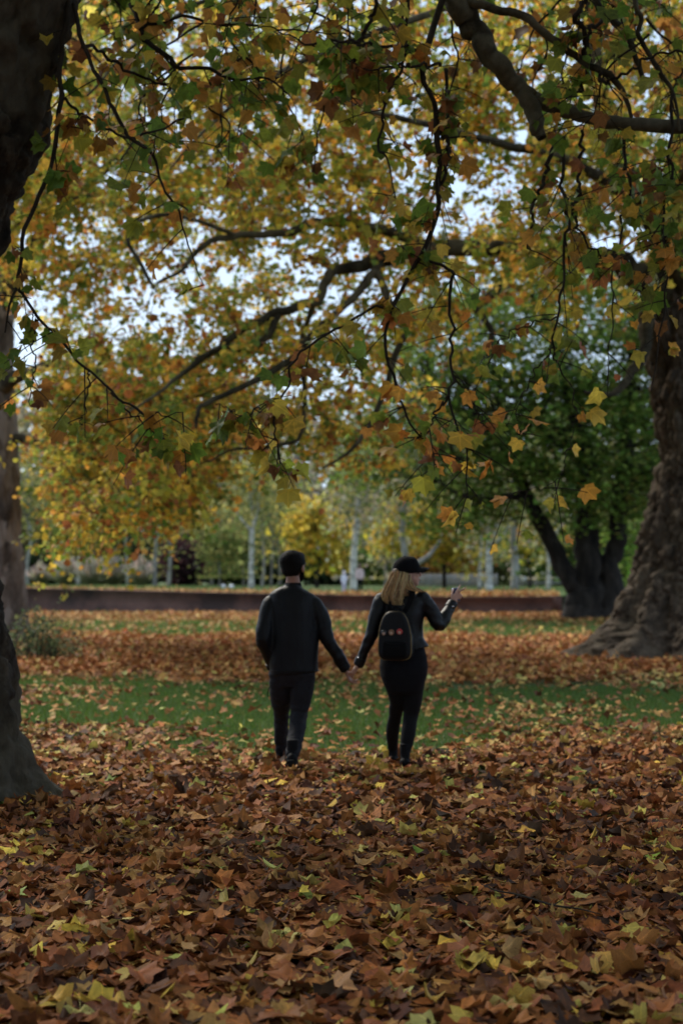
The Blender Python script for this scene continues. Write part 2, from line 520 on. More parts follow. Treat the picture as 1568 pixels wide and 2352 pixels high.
litter = Acc()
def litter_layer(acc, kind, n, y0, y1, size, pal, seed, tilt, curl, zs, pw=1.0, thr=None, zoff=0.0):
    x, Y, r = sample_ground(n, y0, y1, seed)
    d = band_density(x, Y)
    keep = r.uniform(0, 1, n) < d ** pw
    if thr is not None: keep &= thr(x, Y)
    x, Y = x[keep], Y[keep]; k = len(x)
    tip, nrm = ground_pose(r, k, tilt)
    z = zoff + np.abs(r.normal(0, zs, k)) * np.minimum(band_density(x, Y) + 0.15, 1) + 0.02
    pos = np.stack([x, Y, z], -1)
    s = size * np.exp(np.clip(r.normal(0, 0.30, k), -.6, .42))
    acc.add(*(lambda q: (q[0], q[1], None, q[2], q[3]))(make_leaves(kind, pos, tip, nrm, s, pick(r, k, pal), curl, seed)))

# foreground carpet, in layers from the soil up
litter_layer(litter, 'kite', 11000, 5.2, 10.5, 0.070, PAL_GROUND, 101, 0.10, 0.20, 0.010)
litter_layer(litter, 'mid', 15000, 5.2, 10.5, 0.070, PAL_GROUND, 102, 0.13, 0.26, 0.016)
litter_layer(litter, 'near', 9500, 5.2, 10.5, 0.060, PAL_GROUND, 103, 0.19, 0.34, 0.024)
litter_layer(litter, 'kite', 26000, 10.5, 18.5, 0.066, PAL_GROUND, 104, 0.14, 0.30, 0.02, 1.6)
litter_layer(litter, 'mid', 20000, 10.5, 18.5, 0.060, PAL_GROUND, 105, 0.22, 0.40, 0.026, 1.6)
# leaves pushed up round the boots of the couple
for bx_, by_ in ((-.62, 14.45), (-.45, 13.72), (.42, 14.36), (.52, 13.98)):
    r = np.random.default_rng(int(by_ * 100)); k = 26
    an_ = r.uniform(0, 6.28, k); rd_ = r.uniform(.05, .17, k)
    pos = np.stack([bx_ + .03 + rd_ * np.cos(an_), by_ - .05 + rd_ * np.sin(an_) * 1.3, r.uniform(.02, .075, k)], -1)
    tip, nrm = ground_pose(r, k, .45)
    q = make_leaves('near', pos, tip, nrm, r.uniform(.045, .07, k), pick(r, k, PAL_GROUND), .4, 3)
    litter.add(q[0], q[1], None, q[2], q[3])
litter_obj = litter.build('leaf_litter', M['leaf_ground'], ground, kind='stuff')
litter2 = Acc()
litter_layer(litter2, 'mid', 27000, 13.5, 28.0, 0.052, PAL_SCATTER, 106, 0.35, 0.4, 0.02, zoff=0.025, thr=lambda x, Y: band_density(x, Y) < 0.6)
litter_layer(litter2, 'kite', 36000, 26.0, 48.0, 0.070, PAL_BAND, 107, 0.38, 0.5, 0.04)
litter_layer(litter2, 'kite', 34000, 46.0, 68.0, 0.080, PAL_BAND[1:] + PAL_SCATTER[:3], 108, 0.5, 0.4, 0.03, zoff=0.03)
litter_layer(litter2, 'kite', 20000, 64.0, 78.0, 0.085, PAL_BAND[1:] + PAL_SCATTER[:2], 109, 0.5, 0.4, 0.05)
litter2_obj = litter2.build('scattered_leaves', M['leaf_ground_far'], ground, kind='stuff')

# the 300 leaves that show largest
hero_meshes = []
hr = np.random.default_rng(77)
for k in range(14):
    v, t, c, u = make_leaves('hero', np.zeros((1, 3)), np.array([[0, 1.0, 0]]), np.array([[0, 0, 1.0]]), 1.0, np.ones((1, 3)), [0.2, 0.35, 0.5][k % 3], 500 + k)
    stem = Acc()
    stem.add(v, t, None, None, u)
    pts = np.array([[0, -0.28, 0.0], [0.02, -0.5, 0.03], [0.06, -0.75, 0.02], [0.1, -0.95, -0.02]])
    tv, tq = tubes(pts[None], np.array([[.022, .018, .016, .02]]), 4)
    stem.add(tv, None, tq, None, np.tile([[0.6, 0.5]], (len(tv), 1)))
    hero_meshes.append(stem.mesh('leaf', True))

def hero_leaf(parent, pos, tip, nrm, size, col, mat):
    y = unit(np.asarray(tip, float)); x = unit(np.cross(y, nrm)); z = np.cross(x, y)
    key = mat.name
    base = hero_meshes[int(hr.integers(len(hero_meshes)))]
    nm = base.name + key
    me = bpy.data.meshes.get(nm)
    if me is None:
        me = base.copy(); me.name = nm; me.materials.append(mat)
    o = bpy.data.objects.new('leaf', me)
    COL.objects.link(o)
    o.parent = parent
    off = parent.location
    mw = Matrix(((x[0], y[0], z[0], 0), (x[1], y[1], z[1], 0), (x[2], y[2], z[2], 0), (0, 0, 0, 1)))
    o.matrix_local = Matrix.Translation(V(pos) - off) @ mw @ Matrix.Diagonal((size, size, size, 1))
    o.color = (*[float(q) for q in col], 1)
    return o

PAL_HERO = [(36, (.28, .095, .028)), (24, (.37, .145, .040)), (14, (.45, .245, .085)), (12, (.58, .40, .08)), (6, (.52, .45, .14)), (2.5, (.30, .34, .07)), (10, (.17, .058, .022))]
hc = pick(hr, 300, PAL_HERO, 0.12)
for k in range(296):
    py = 1840 + 560 * hr.uniform(0, 1) ** 0.8; px = hr.uniform(-20, 1590)
    Y = CAM_H * F / (py - 1330)
    p = at(px, py, Y); p[2] = hr.uniform(0.05, 0.085)
    a = hr.uniform(0, 6.28)
    hero_leaf(ground, p, (math.cos(a), math.sin(a), hr.normal(0, .25)), (hr.normal(0, .18), hr.normal(-.15, .18), 1), 0.070 * math.exp(hr.normal(0, .2)), hc[k], M['leaf_ground_hero'])
# the yellow leaves standing up by the woman's boots and by the near trunk
for px, py, s, c in ((855, 1752, .085, (.46, .34, .06)), (893, 1738, .075, (.44, .33, .06)), (880, 1762, .05, (.42, .28, .05)), (96, 1815, .075, (.42, .38, .10))):
    Y = CAM_H * F / (py + 22 - 1330)
    hero_leaf(ground, at(px, py, Y), (hr.normal(0, .4), 0.1, 1), (hr.normal(0, .3), -1, .3), s, c, M['leaf_ground_hero'])

# grass blades
def grass_patch(n, y0, y1, h, w, seed, thr, zf=None, pal=None, xr=None):
    x, Y, r = sample_ground(n, y0, y1, seed)
    if xr is not None: x = r.uniform(xr[0], xr[1], n)
    k = thr(x, Y, r); x, Y = x[k], Y[k]; m_ = len(x)
    z = np.zeros(m_) - 0.02 if zf is None else zf(x, Y)
    a = r.uniform(0, 6.28, m_); hh = h * r.uniform(0.45, 1.25, m_)
    d = np.stack([np.cos(a), np.sin(a)], -1) * (w * r.uniform(.7, 1.3, m_))[:, None]
    lean = r.normal(0, .45, (m_, 2)) * hh[:, None]
    b = np.stack([x, Y, z], -1)
    v = np.stack([b - np.c_[d, 0 * x], b + np.c_[d, 0 * x], b + np.c_[lean, hh]], 1)
    c = pick(r, m_, pal or [(5, (.058, .122, .015)), (4, (.082, .152, .019)), (2, (.12, .18, .026)), (1, (.16, .15, .04))], 0.2)
    return v.reshape(-1, 3), np.arange(m_ * 3).reshape(-1, 3), None, np.repeat(c, 3, 0)
ga = Acc()
ga.add(*grass_patch(200000, 13.0, 29.5, 0.075, 0.0045, 201, lambda x, Y, r: r.uniform(0, 1, len(x)) > np.clip(band_density(x, Y) * 1.15, 0, 1)))
ga.add(*grass_patch(80000, 45.0, 69, 0.11, 0.012, 202, lambda x, Y, r: r.uniform(0, 1, len(x)) > np.clip(band_density(x, Y) * 1.15, 0, 1)))
ga.build('grass', M['grass'], ground, kind='stuff')

# ------------------------------------------------------------------ raised lawn and its brick wall
WALL = [(-260, 93), (60, 88), (400, 82.5), (700, 78.5), (1000, 76.5), (1150, 76.3), (1284, 77)]
wp = np.array([[(px - CX) / F * Y, Y] for px, Y in WALL])
wp = smooth_path(wp, 40)
edge = np.vstack([wp, [[23, 165]], [[38, 270]], [[-110, 270]], [[-110, 100]]])
bm = bmesh.new()
vs = [bm.verts.new((x, y + 0.05, float(terrace_z(x)) - 0.01)) for x, y in edge]
f = bm.faces.new(vs); bmesh.ops.triangulate(bm, faces=[f])
bmesh.ops.subdivide_edges(bm, edges=bm.edges[:], cuts=2)
for v in bm.verts:
    v.co.z = float(terrace_z(v.co.x)) - 0.01
me = bpy.data.meshes.new('raised_lawn'); bm.to_mesh(me); bm.free()
m, nt, bs, out = new_mat('lawn_far')
tc = nd(nt, 'ShaderNodeTexCoord')
nt.links.new(ramp(nt, noise(nt, 1.2, 6, vec=tc.outputs['Object']), [(0.3, (.05, .09, .02)), (0.55, (.085, .135, .03)), (0.75, (.15, .14, .05))]), bs.inputs['Base Color'])
bs.inputs['Roughness'].default_value = 0.95
M['lawn_far'] = m
lawn = link('raised_lawn', me, M['lawn_far'])
tag(lawn, 'raised far lawn behind the low brick wall', kind='structure')
r = np.random.default_rng(31)
la = Acc()
n = 9000
t_ = r.uniform(0, 1, n); bx = np.interp(t_, np.linspace(0, 1, 40), wp[:, 0]); by = np.interp(t_, np.linspace(0, 1, 40), wp[:, 1])
dist = r.exponential(9, n); x = bx * (1 + dist / by); Y = by + 0.4 + dist
tip, nrm = ground_pose(r, n, 0.5)
q = make_leaves('kite', np.stack([x, Y, terrace_z(x) + np.abs(r.normal(0, .05, n)) + .02], -1), tip, nrm, 0.10 * np.exp(r.normal(0, .2, n)), pick(r, n, PAL_BAND[1:] + PAL_SCATTER[:2]), 0.4, 7)
la.add(q[0], q[1], None, q[2], q[3])
la.build('scattered_leaves', M['leaf_ground_far'], lawn, kind='stuff')
gb = Acc()
gb.add(*grass_patch(36000, 78, 165, 0.13, 0.03, 203, lambda x, Y, r: (Y > np.interp(x, wp[:, 0], wp[:, 1]) + .4), lambda x, Y: terrace_z(x) - .01, [(5, (.07, .13, .03)), (3, (.10, .16, .04)), (1, (.17, .17, .06))]))
gb.build('grass', M['grass'], lawn, kind='stuff')

m, nt, bs, out = new_mat('old_brick')
tc = nd(nt, 'ShaderNodeTexCoord')
at_uv = nd(nt, 'ShaderNodeAttribute', attribute_name='blade')
br = nd(nt, 'ShaderNodeTexBrick', Scale=1.0)
br.inputs['Color1'].default_value = (.098, .038, .023, 1); br.inputs['Color2'].default_value = (.138, .057, .036, 1); br.inputs['Mortar'].default_value = (.10, .08, .068, 1)
br.inputs['Mortar Size'].default_value = 0.008; br.inputs['Brick Width'].default_value = 0.225; br.inputs['Row Height'].default_value = 0.075
nt.links.new(at_uv.outputs['Vector'], br.inputs['Vector'])
st = ramp(nt, noise(nt, 0.55, 5, vec=tc.outputs['Object']), [(0.36, (.30, .28, .27)), (0.5, (.8, .72, .7)), (0.66, (1.15, 1.1, 1.1))])
nt.links.new(mul(nt, br.outputs['Color'], st), bs.inputs['Base Color'])
bs.inputs['Roughness'].default_value = 0.9; bump(nt, bs, br.outputs['Fac'], 0.5, 0.01)
M['brick'] = m
wa = Acc()
dw = np.gradient(wp, axis=0); dw /= np.linalg.norm(dw, axis=1, keepdims=True); nw = np.stack([-dw[:, 1], dw[:, 0]], 1)
arc = np.concatenate([[0], np.cumsum(np.linalg.norm(np.diff(wp, axis=0), axis=1))])
# section: footing, face, oversailing top course, back
tz = terrace_z(wp[:, 0])
tp = tz + np.interp(wp[:, 0], [-12, 1, 5], [.13, .06, .0])
sec = [(-.00, -.1), (-.00, .12), (.02, .13), (.02, -2), (.005, -1.9), (.005, -1), (.36, -1), (.36, -.1)]
rows, us = [], []
for off, zz in sec:
    z = tp - 0.075 if zz == -2 else tp - 0.07 if zz == -1.9 else tp + 0.012 if zz == -1 else np.full(40, zz)
    p = wp + nw * off
    rows.append(np.stack([p[:, 0], p[:, 1], z], -1)); us.append(np.stack([arc, z], -1))
k = len(sec); ii = np.arange(40 * k).reshape(k, 40)
wq = np.stack([ii[:-1, :-1], ii[:-1, 1:], ii[1:, 1:], ii[1:, :-1]], -1).reshape(-1, 4)
wa.add(np.concatenate(rows), None, np.vstack([wq, [[ii[0, -1], ii[1, -1], ii[6, -1], ii[7, -1]], [ii[2, -1], ii[3, -1], ii[5, -1], ii[6, -1]]]]), None, np.concatenate(us))
wall = empty('brick_wall', (float(wp[20, 0]), float(wp[20, 1]), 0), 'long low weathered brick retaining wall across the park behind the couple', 'wall')
wa.build('wall_face', M['brick'], wall)
pier = Acc()
e = wp[-1]
pier.box((e[0] - .16, e[1] + .16, .40), (.22, .22, .41), math.atan2(dw[-1, 1], dw[-1, 0]))
pv = np.concatenate(pier.v); pier.u = [np.stack([pv[:, 0] + pv[:, 1], pv[:, 2]], -1)]
pier.build('end_pier', M['brick'], wall)
# ------------------------------------------------------------------ trees
def trunk_mesh(name, pts, rad, nz, nt_, flare=None, bumps=((1.2, .06), (5, .03)), seed=0, fold=0.0, folds=9, vst=0.5, cracks=()):
    """upright trunk: path + radii, root flare lobes, vertical folds and lumpy bark as real relief"""
    pr = smooth_path(np.column_stack([pts, rad]), nz)
    c, r0 = pr[:, :3], pr[:, 3]
    th = np.linspace(0, 2 * np.pi, nt_, endpoint=False)
    dirs = np.stack([np.cos(th), np.sin(th), 0 * th], -1)
    h = (c[:, 2] - c[0, 2])[:, None]
    rr = np.repeat(r0[:, None], nt_, 1)
    rs = np.random.default_rng(seed)
    if flare:
        amt, hh, lob = flare
        w = np.exp(-np.maximum(h, 0) / hh)
        L = 0
        for (a, k, wd) in lob:
            dd = np.angle(np.exp(1j * (th - a)))
            L = L + k * np.exp(-(dd / wd) ** 2)
        rr = rr * (1 + amt * w * (0.25 + L[None]))
    P0 = c[:, None] + dirs[None] * rr[..., None]
    if fold:
        wig = 1.3 * vnoise(np.stack([0 * P0[..., 2], 0 * P0[..., 2] + seed, P0[..., 2] * 0.7], -1), 4)
        f = np.abs(np.sin(folds * 0.5 * th[None] + wig + 1.2 * fbm(P0 * np.array([.8, .8, .4]), 2, seed + 2)))
        rr = rr * (1 + fold * (np.power(f, 0.5) - 0.7))
    disp = 0
    for sc, am in bumps:
        disp = disp + am * fbm(P0 * np.array([sc, sc, sc * vst]), 4, seed + int(sc * 10))
    for sc, dep, wd in cracks:
        q_ = P0 * np.array([sc, sc, sc * vst]) + .35 * fbm(P0 * sc * 2.2, 2, seed + 50)[..., None]
        disp = disp - dep * np.exp(-(vnoise(q_, seed + 60) / wd) ** 2)
    P = c[:, None] + dirs[None] * (rr + disp)[..., None]
    idx = np.arange(nz * nt_).reshape(nz, nt_)
    q = np.stack([idx[:-1], np.roll(idx[:-1], -1, 1), np.roll(idx[1:], -1, 1), idx[1:]], -1).reshape(-1, 4)
    v = np.vstack([P.reshape(-1, 3), c[-1:]])
    i = np.arange(nt_)
    t = np.stack([idx[-1], np.roll(idx[-1], -1), np.full(nt_, nz * nt_)], 1)
    return np_mesh(name, v, t, q, smooth=True)

def limb_nodes(pl, n=24):
    """pl: list of (px, py, Y, r px) -> smooth world path with radii in metres"""
    a = np.array(pl, float)
    p = at(a[:, 0], a[:, 1], a[:, 2]); r_ = a[:, 3] * a[:, 2] / F
    pr = smooth_path(np.column_stack([p, r_]), n)
    return pr[:, :3], np.maximum(pr[:, 3], 0.002)

def limb(tree, pl, mat, n=26, sides=10, rough=0.06, seed=0, nodes=None):
    p, r_ = limb_nodes(pl, n)
    k = np.arange(n)[:, None] * 0.7 + seed
    wob = np.concatenate([vnoise(np.concatenate([k, k * 0 + s, k * 0], 1), seed)[:, None] for s in (1, 2, 3)], 1)
    p = p + wob * r_[:, None] * 0.35
    v, q = tubes(p[None], r_[None], sides)
    a = Acc()
    nn = np.repeat(r_, sides)
    dirv = unit(v - np.repeat(p, sides, 0))
    v = v + dirv * (rough * nn * fbm(v / np.maximum(nn[:, None] * 3, .02), 3, seed))[:, None]
    a.add(v, None, q)
    a.build('limb', mat, tree, True)
    if nodes is not None:
        nodes.append(np.column_stack([p, r_]))
    return p, r_

def bez(p0, p1, p2, n):
    t = np.linspace(0, 1, n)[None, :, None]
    return p0[:, None] * (1 - t) ** 2 + 2 * p1[:, None] * t * (1 - t) + p2[:, None] * t ** 2

def crown(tree, C, nodes, n_spray, k_leaf, size, pal, seed, leaf_kind='mid', spray_r=0.75, spray_len=0.8, br=0.014, mat='leaf_air', droop=0.8, back=None, twig_mat='bark_twig', spn=3):
    """branches from the limb skeleton to cluster centres C, sprays round each, leaves along each spray"""
    r = np.random.default_rng(seed)
    N = np.concatenate(nodes)
    # each cluster hangs on the nearest limb, or on a cluster already joined (branches fork on the way out)
    d0 = np.linalg.norm(C[:, None] - N[None, :, :3], axis=2).min(1)
    C = C[np.argsort(d0)]
    pool = np.vstack([N, np.column_stack([C, np.full(len(C), .03)])])
    j = np.zeros(len(C), int)
    for a_ in range(len(C)):
        m_ = len(N) + a_
        dd = np.linalg.norm(pool[:m_, :3] - C[a_], axis=1)
        dd[len(N):] = dd[len(N):] * 1.15 + .5
        j[a_] = dd.argmin()
    N = pool
    p0 = N[j, :3]
    mid = (p0 + C) / 2 + np.stack([r.normal(0, .25, len(C)), r.normal(0, .25, len(C)), np.abs(r.normal(.25, .25, len(C)))], -1) * np.linalg.norm(C - p0, axis=1, keepdims=True) * 0.4
    paths = bez(p0, mid, C, 7)
    L = np.linalg.norm(C - p0, axis=1)
    jit = r.normal(0, .03, paths.shape) * L[:, None, None] * 0.35; jit[:, 0] = 0
    paths = paths + jit
    rad = np.clip(br * (0.5 + 0.28 * np.minimum(L, 4)), .006, N[j, 3] * 0.7 + .004)[:, None] * np.linspace(1, .35, 7)[None]
    tw = Acc()
    v, q = tubes(paths, rad, 4); tw.add(v, None, q)
    # sprays leave the outer half of each branch
    S = np.repeat(np.arange(len(C)), n_spray)
    ns = len(S)
    ti = r.integers(3, 7, ns)
    a0 = paths[S, ti]
    off = r.normal(0, 1, (ns, 3)) * np.array([1, 1, .55]) * spray_r
    dirv = unit(off + unit(C[S] - p0[S]) * 0.5)
    sl = spray_len * r.uniform(.5, 1.4, ns)
    e = a0 + dirv * sl[:, None]
    e[:, 2] -= droop * sl * r.uniform(.1, .6, ns)
    mm = (a0 + e) / 2 + np.stack([r.normal(0, .06, ns), r.normal(0, .06, ns), .10 * sl], -1)
    sp = bez(a0, mm, e, spn)
    v, q = tubes(sp, np.full((ns, 1), .0055) * np.linspace(1.2, .5, spn)[None], 3); tw.add(v, None, q)
    tw.build('twigs', M[twig_mat], tree, kind='stuff')
    # leaves
    k = np.repeat(np.arange(ns), k_leaf); nl = len(k)
    t = r.uniform(.15, 1.05, nl)
    ax = a0[k] * (1 - t)[:, None] ** 2 + 2 * mm[k] * (t * (1 - t))[:, None] + e[k] * t[:, None] ** 2
    rd = unit(r.normal(0, 1, (nl, 3)) * np.array([1, 1, .6]))
    pos = ax + rd * r.uniform(.04, .16, nl)[:, None]; pos[:, 2] -= r.uniform(.0, .10, nl)
    tip = unit(dirv[k] * .5 + rd * .9 + np.array([0, 0, -1.0]) * r.uniform(.1, 1.1, nl)[:, None])
    nrm = unit(r.normal(0, .55, (nl, 3)) + np.array([0, -.25, .75]))
    s = size * np.exp(r.normal(0, .22, nl))
    base = pick(r, ns, pal, .15)[k]; own = pick(r, nl, pal, .2)
    mixw = r.uniform(0, 1, (nl, 1)) < .45
    col = np.where(mixw, base, own)
    a = Acc()
    h_ = nl // 3 if leaf_kind == 'mid' else nl
    for kd, sl_ in ((leaf_kind, slice(0, h_)), ('kite', slice(h_, nl))):
        if sl_.stop <= sl_.start: continue
        if leaf_kind == 'mid': sel_ = np.arange(nl)[np.arange(nl) % 3 == 0] if kd == 'mid' else np.arange(nl)[np.arange(nl) % 3 > 0]
        else: sel_ = np.arange(nl)
        q = make_leaves(kd, pos[sel_], tip[sel_], nrm[sel_], s[sel_], col[sel_], .28, seed)
        a.add(q[0], q[1], None, q[2], q[3])
    a.build('foliage', M[mat], tree, kind='stuff')

PAL_CAN = [(24, (.10, .15, .022)), (30, (.24, .24, .03)), (26, (.46, .32, .035)), (16, (.45, .20, .03)), (10, (.22, .08, .02)), (6, (.52, .40, .07))]
PAL_CAN_L = [(24, (.10, .155, .028)), (30, (.26, .25, .035)), (28, (.48, .33, .04)), (16, (.46, .21, .03)), (10, (.20, .07, .02)), (6, (.54, .42, .09))]
PAL_CAN_G = [(30, (.07, .12, .02)), (32, (.20, .22, .03)), (20, (.42, .30, .04)), (14, (.42, .18, .03)), (8, (.20, .075, .02))]

def canopy_density(px, py):
    yb = np.interp(px, [-400, 0, 200, 350, 450, 560, 640, 780, 880, 960, 1050, 1160, 1270, 1400, 1568, 1900], [1230, 1215, 1245, 1215, 1150, 1035, 1040, 1090, 1115, 1080, 960, 850, 760, 700, 650, 600])
    d = np.clip((yb - py) / 70.0, 0, 1)
    d = d * np.where((px > 860) & (py > 630), .28, 1)
    for cx, cy, rx, ry, a in GAPS:
        g = np.exp(-(((px - cx) / rx) ** 2 + ((py - cy) / ry) ** 2))
        d = d * (1 - a * g)
    return d
GAPS = [(130, 530, 110, 70, .45), (280, 600, 200, 85, .40), (430, 620, 130, 60, .45), (150, 720, 120, 80, .40), (330, 700, 170, 70, .75), (560, 560, 90, 40, .5), (460, 790, 80, 50, .5), (720, 690, 60, 60, .4),
        (1075, 400, 110, 75, .85), (1010, 480, 120, 50, .7), (860, 480, 70, 40, .5), (940, 280, 60, 70, .6), (1060, 60, 50, 60, .5), (1310, 90, 90, 70, .9), (1350, 200, 60, 30, .85), (1180, 300, 70, 25, .9), (1500, 180, 45, 90, .75), (1290, 330, 80, 40, .5), (5, 960, 62, 330, .99), (5, 1180, 66, 160, .99)]

def canopy_points(n, x0, x1, y0, y1, Y0, Y1, seed, f=canopy_density):
    r = np.random.default_rng(seed)
    px = r.uniform(x0, x1, n * 6); py = r.uniform(y0, y1, n * 6)
    k = r.uniform(0, 1, n * 6) < f(px, py)
    px, py = px[k][:n], py[k][:n]
    return at(px, py, r.uniform(Y0, Y1, len(px)))

# --- the big old plane on the right, its limbs reaching left over the lawn
Yr = 34.0
rb = at(1620, 1512, Yr); rb[2] = 0.0
right_tree = empty('plane_tree', rb, 'huge old plane tree with flared furrowed brown trunk at the right edge', 'tree', 'plane trees of the avenue')
hz = np.array([-.35, .3, .8, 1.4, 2.2, 3.2, 4.4, 5.6, 6.8, 8.2, 10.0, 12.5])
cxr = np.array([1612, 1614, 1616, 1618, 1620, 1620, 1612, 1600, 1592, 1592, 1600, 1612.])
rr_ = np.array([1.55, 1.42, 1.33, 1.28, 1.16, .98, .88, .86, .86, .74, .58, .42])
pts = at(cxr, np.full(12, 1300.0), Yr); pts[:, 2] = hz; pts[:, 1] = Yr + .2
tm = trunk_mesh('trunk', pts, rr_, 190, 270, (0.95, 0.8, [(math.pi + .15, 1.6, .36), (-2.45, .75, .24), (-1.85, .65, .2), (-1.3, .7, .2), (-.75, .75, .22), (-.2, .8, .4), (2.2, .6, .4), (1.2, .6, .4)]),
                ((.9, .14), (2.6, .08), (8, .05), (20, .026)), 21, 0.085, 17, .55, ((1.4, .09, .10), (3.6, .08, .12), (9, .035, .15)))
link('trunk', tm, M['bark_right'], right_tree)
NR = []
BL = M['bark_limb']
limb(right_tree, [(1590, 800, 34, 48), (1540, 690, 33.9, 46), (1490, 640, 33.6, 36), (1400, 600, 33, 27), (1300, 585, 32.4, 22), (1190, 578, 32, 20), (1090, 572, 31.6, 20), (980, 578, 31, 20), (900, 590, 30.6, 19), (840, 604, 30.4, 16), (785, 618, 30.2, 13), (755, 635, 30, 12), (742, 668, 30, 11), (728, 692, 29.9, 11), (680, 704, 29.7, 11), (620, 724, 29.5, 10), (560, 755, 29.2, 9), (500, 800, 29, 8), (430, 850, 28.6, 6), (360, 905, 28.2, 4), (290, 950, 28, 2)], BL, 80, 12, .10, 1, NR)
limb(right_tree, [(640, 718, 29.6, 9), (628, 748, 29.4, 9), (600, 788, 29.2, 9), (565, 803, 29, 9), (535, 795, 28.8, 7), (500, 800, 28.4, 5), (440, 830, 28, 3)], BL, 26, 9, .10, 2, NR)
limb(right_tree, [(880, 592, 30.6, 11), (840, 650, 30, 10), (780, 715, 29.6, 9), (720, 768, 29.2, 9), (672, 822, 29, 9), (610, 862, 28.7, 8), (545, 892, 28.4, 7), (490, 918, 28.2, 6.5), (462, 935, 28.1, 6), (452, 960, 28, 5), (450, 985, 28, 4)], BL, 40, 9, .10, 3, NR)
limb(right_tree, [(1010, 578, 31.2, 14), (930, 545, 30.6, 12), (830, 515, 30, 11), (725, 508, 29.6, 10), (690, 527, 29.4, 10), (630, 536, 29.2, 9), (545, 541, 28.8, 8), (482, 556, 28.6, 7), (447, 582, 28.4, 6), (415, 622, 28.2, 4.5), (360, 650, 28, 3)], BL, 40, 9, .10, 4, NR)
limb(right_tree, [(850, 600, 30.4, 10), (872, 640, 30.2, 9.5), (892, 690, 30, 9), (925, 755, 29.8, 8), (910, 812, 29.6, 8), (886, 890, 29.4, 7), (850, 975, 29.2, 6), (800, 1040, 29, 4), (740, 1075, 28.8, 2.5)], BL, 34, 9, .10, 5, NR)
limb(right_tree, [(1210, 580, 32, 11), (1165, 625, 31.6, 10), (1135, 668, 31.2, 9), (1092, 704, 30.9, 9), (1108, 728, 30.8, 8), (1128, 766, 30.6, 6.5), (1120, 820, 30.4, 4)], BL, 28, 9, .12, 6, NR)
limb(right_tree, [(720, 690, 29.9, 7), (690, 800, 30.5, 6), (700, 900, 31, 5.5), (690, 1000, 31, 5), (650, 1022, 30.8, 4.5), (590, 1030, 30.6, 4), (530, 1034, 30.4, 3), (480, 1060, 30, 2)], BL, 30, 8, .1, 7, NR)
limb(right_tree, [(545, 541, 28.8, 6), (430, 500, 28, 5), (340, 500, 27.6, 5), (292, 540, 27.4, 5), (322, 605, 27.2, 5), (345, 645, 27, 4), (362, 672, 27, 2)], BL, 26, 8, .1, 8, NR)
# leaders going up
limb(right_tree, [(1560, 640, 33.6, 40), (1500, 520, 33, 30), (1432, 400, 32.6, 26), (1385, 250, 32.2, 22), (1362, 120, 32, 20), (1350, 0, 31.8, 18), (1330, -160, 31.4, 14), (1290, -330, 31, 9)], BL, 44, 12, .10, 9, NR)
limb(right_tree, [(1600, 560, 34, 44), (1590, 350, 34, 36), (1600, 150, 34, 28), (1620, -100, 34.2, 22), (1600, -350, 34, 14)], BL, 36, 12, .1, 10, NR)
limb(right_tree, [(1480, 470, 32.8, 20), (1400, 420, 31.5, 15), (1280, 360, 30, 12), (1150, 330, 28.6, 10), (1000, 290, 27.4, 8), (860, 260, 26.5, 6), (740, 220, 25.8, 4)], BL, 36, 9, .1, 11, NR)
limb(right_tree, [(1340, -60, 31.6, 14), (1200, -40, 30, 11), (1020, 20, 28.6, 9), (820, 90, 27.5, 8), (620, 180, 26.6, 6), (480, 290, 26, 4), (390, 390, 25.6, 2)], BL, 40, 9, .1, 12, NR)
limb(right_tree, [(1320, -180, 31.4, 12), (1100, -200, 29, 10), (820, -140, 27.4, 8), (560, -40, 26.4, 6), (340, 80, 25.8, 5), (200, 220, 25.4, 3)], BL, 40, 9, .1, 13, NR)
limb(right_tree, [(1540, 560, 33.6, 16), (1560, 430, 31, 12), (1600, 330, 28, 9), (1640, 250, 25, 6)], BL, 20, 8, .1, 14, NR)
limb(right_tree, [(1500, 650, 33.4, 16), (1480, 790, 33.0, 14), (1440, 870, 32.6, 10), (1400, 905, 32.3, 7), (1340, 900, 32, 4)], BL, 24, 9, .1, 15, NR)
C1 = np.concatenate([canopy_points(520, -120, 1700, -60, 1250, 28.3, 38.5, 301), canopy_points(80, 850, 1800, -60, 560, 30.5, 39, 303)])
def clear_of_trunk(C, Yt):
    px = CX + F * C[:, 0] / C[:, 1]; py = 1330 - F * (C[:, 2] - CAM_H) / C[:, 1]
    return C[~((px < 125) & (py > 640) & (C[:, 1] < Yt))]
C1 = clear_of_trunk(C1, 42)
crown(right_tree, C1, NR, 7, 17, .072, PAL_CAN, 41, 'mid', .85, .9)
# off the top of the frame the crown goes on
C1b = canopy_points(150, -500, 2200, -700, -60, 24, 44, 302, lambda a, b: 1 + 0 * a)
crown(right_tree, C1b, NR, 4, 6, .13, PAL_CAN, 42, 'kite', 1.2, 1.2)

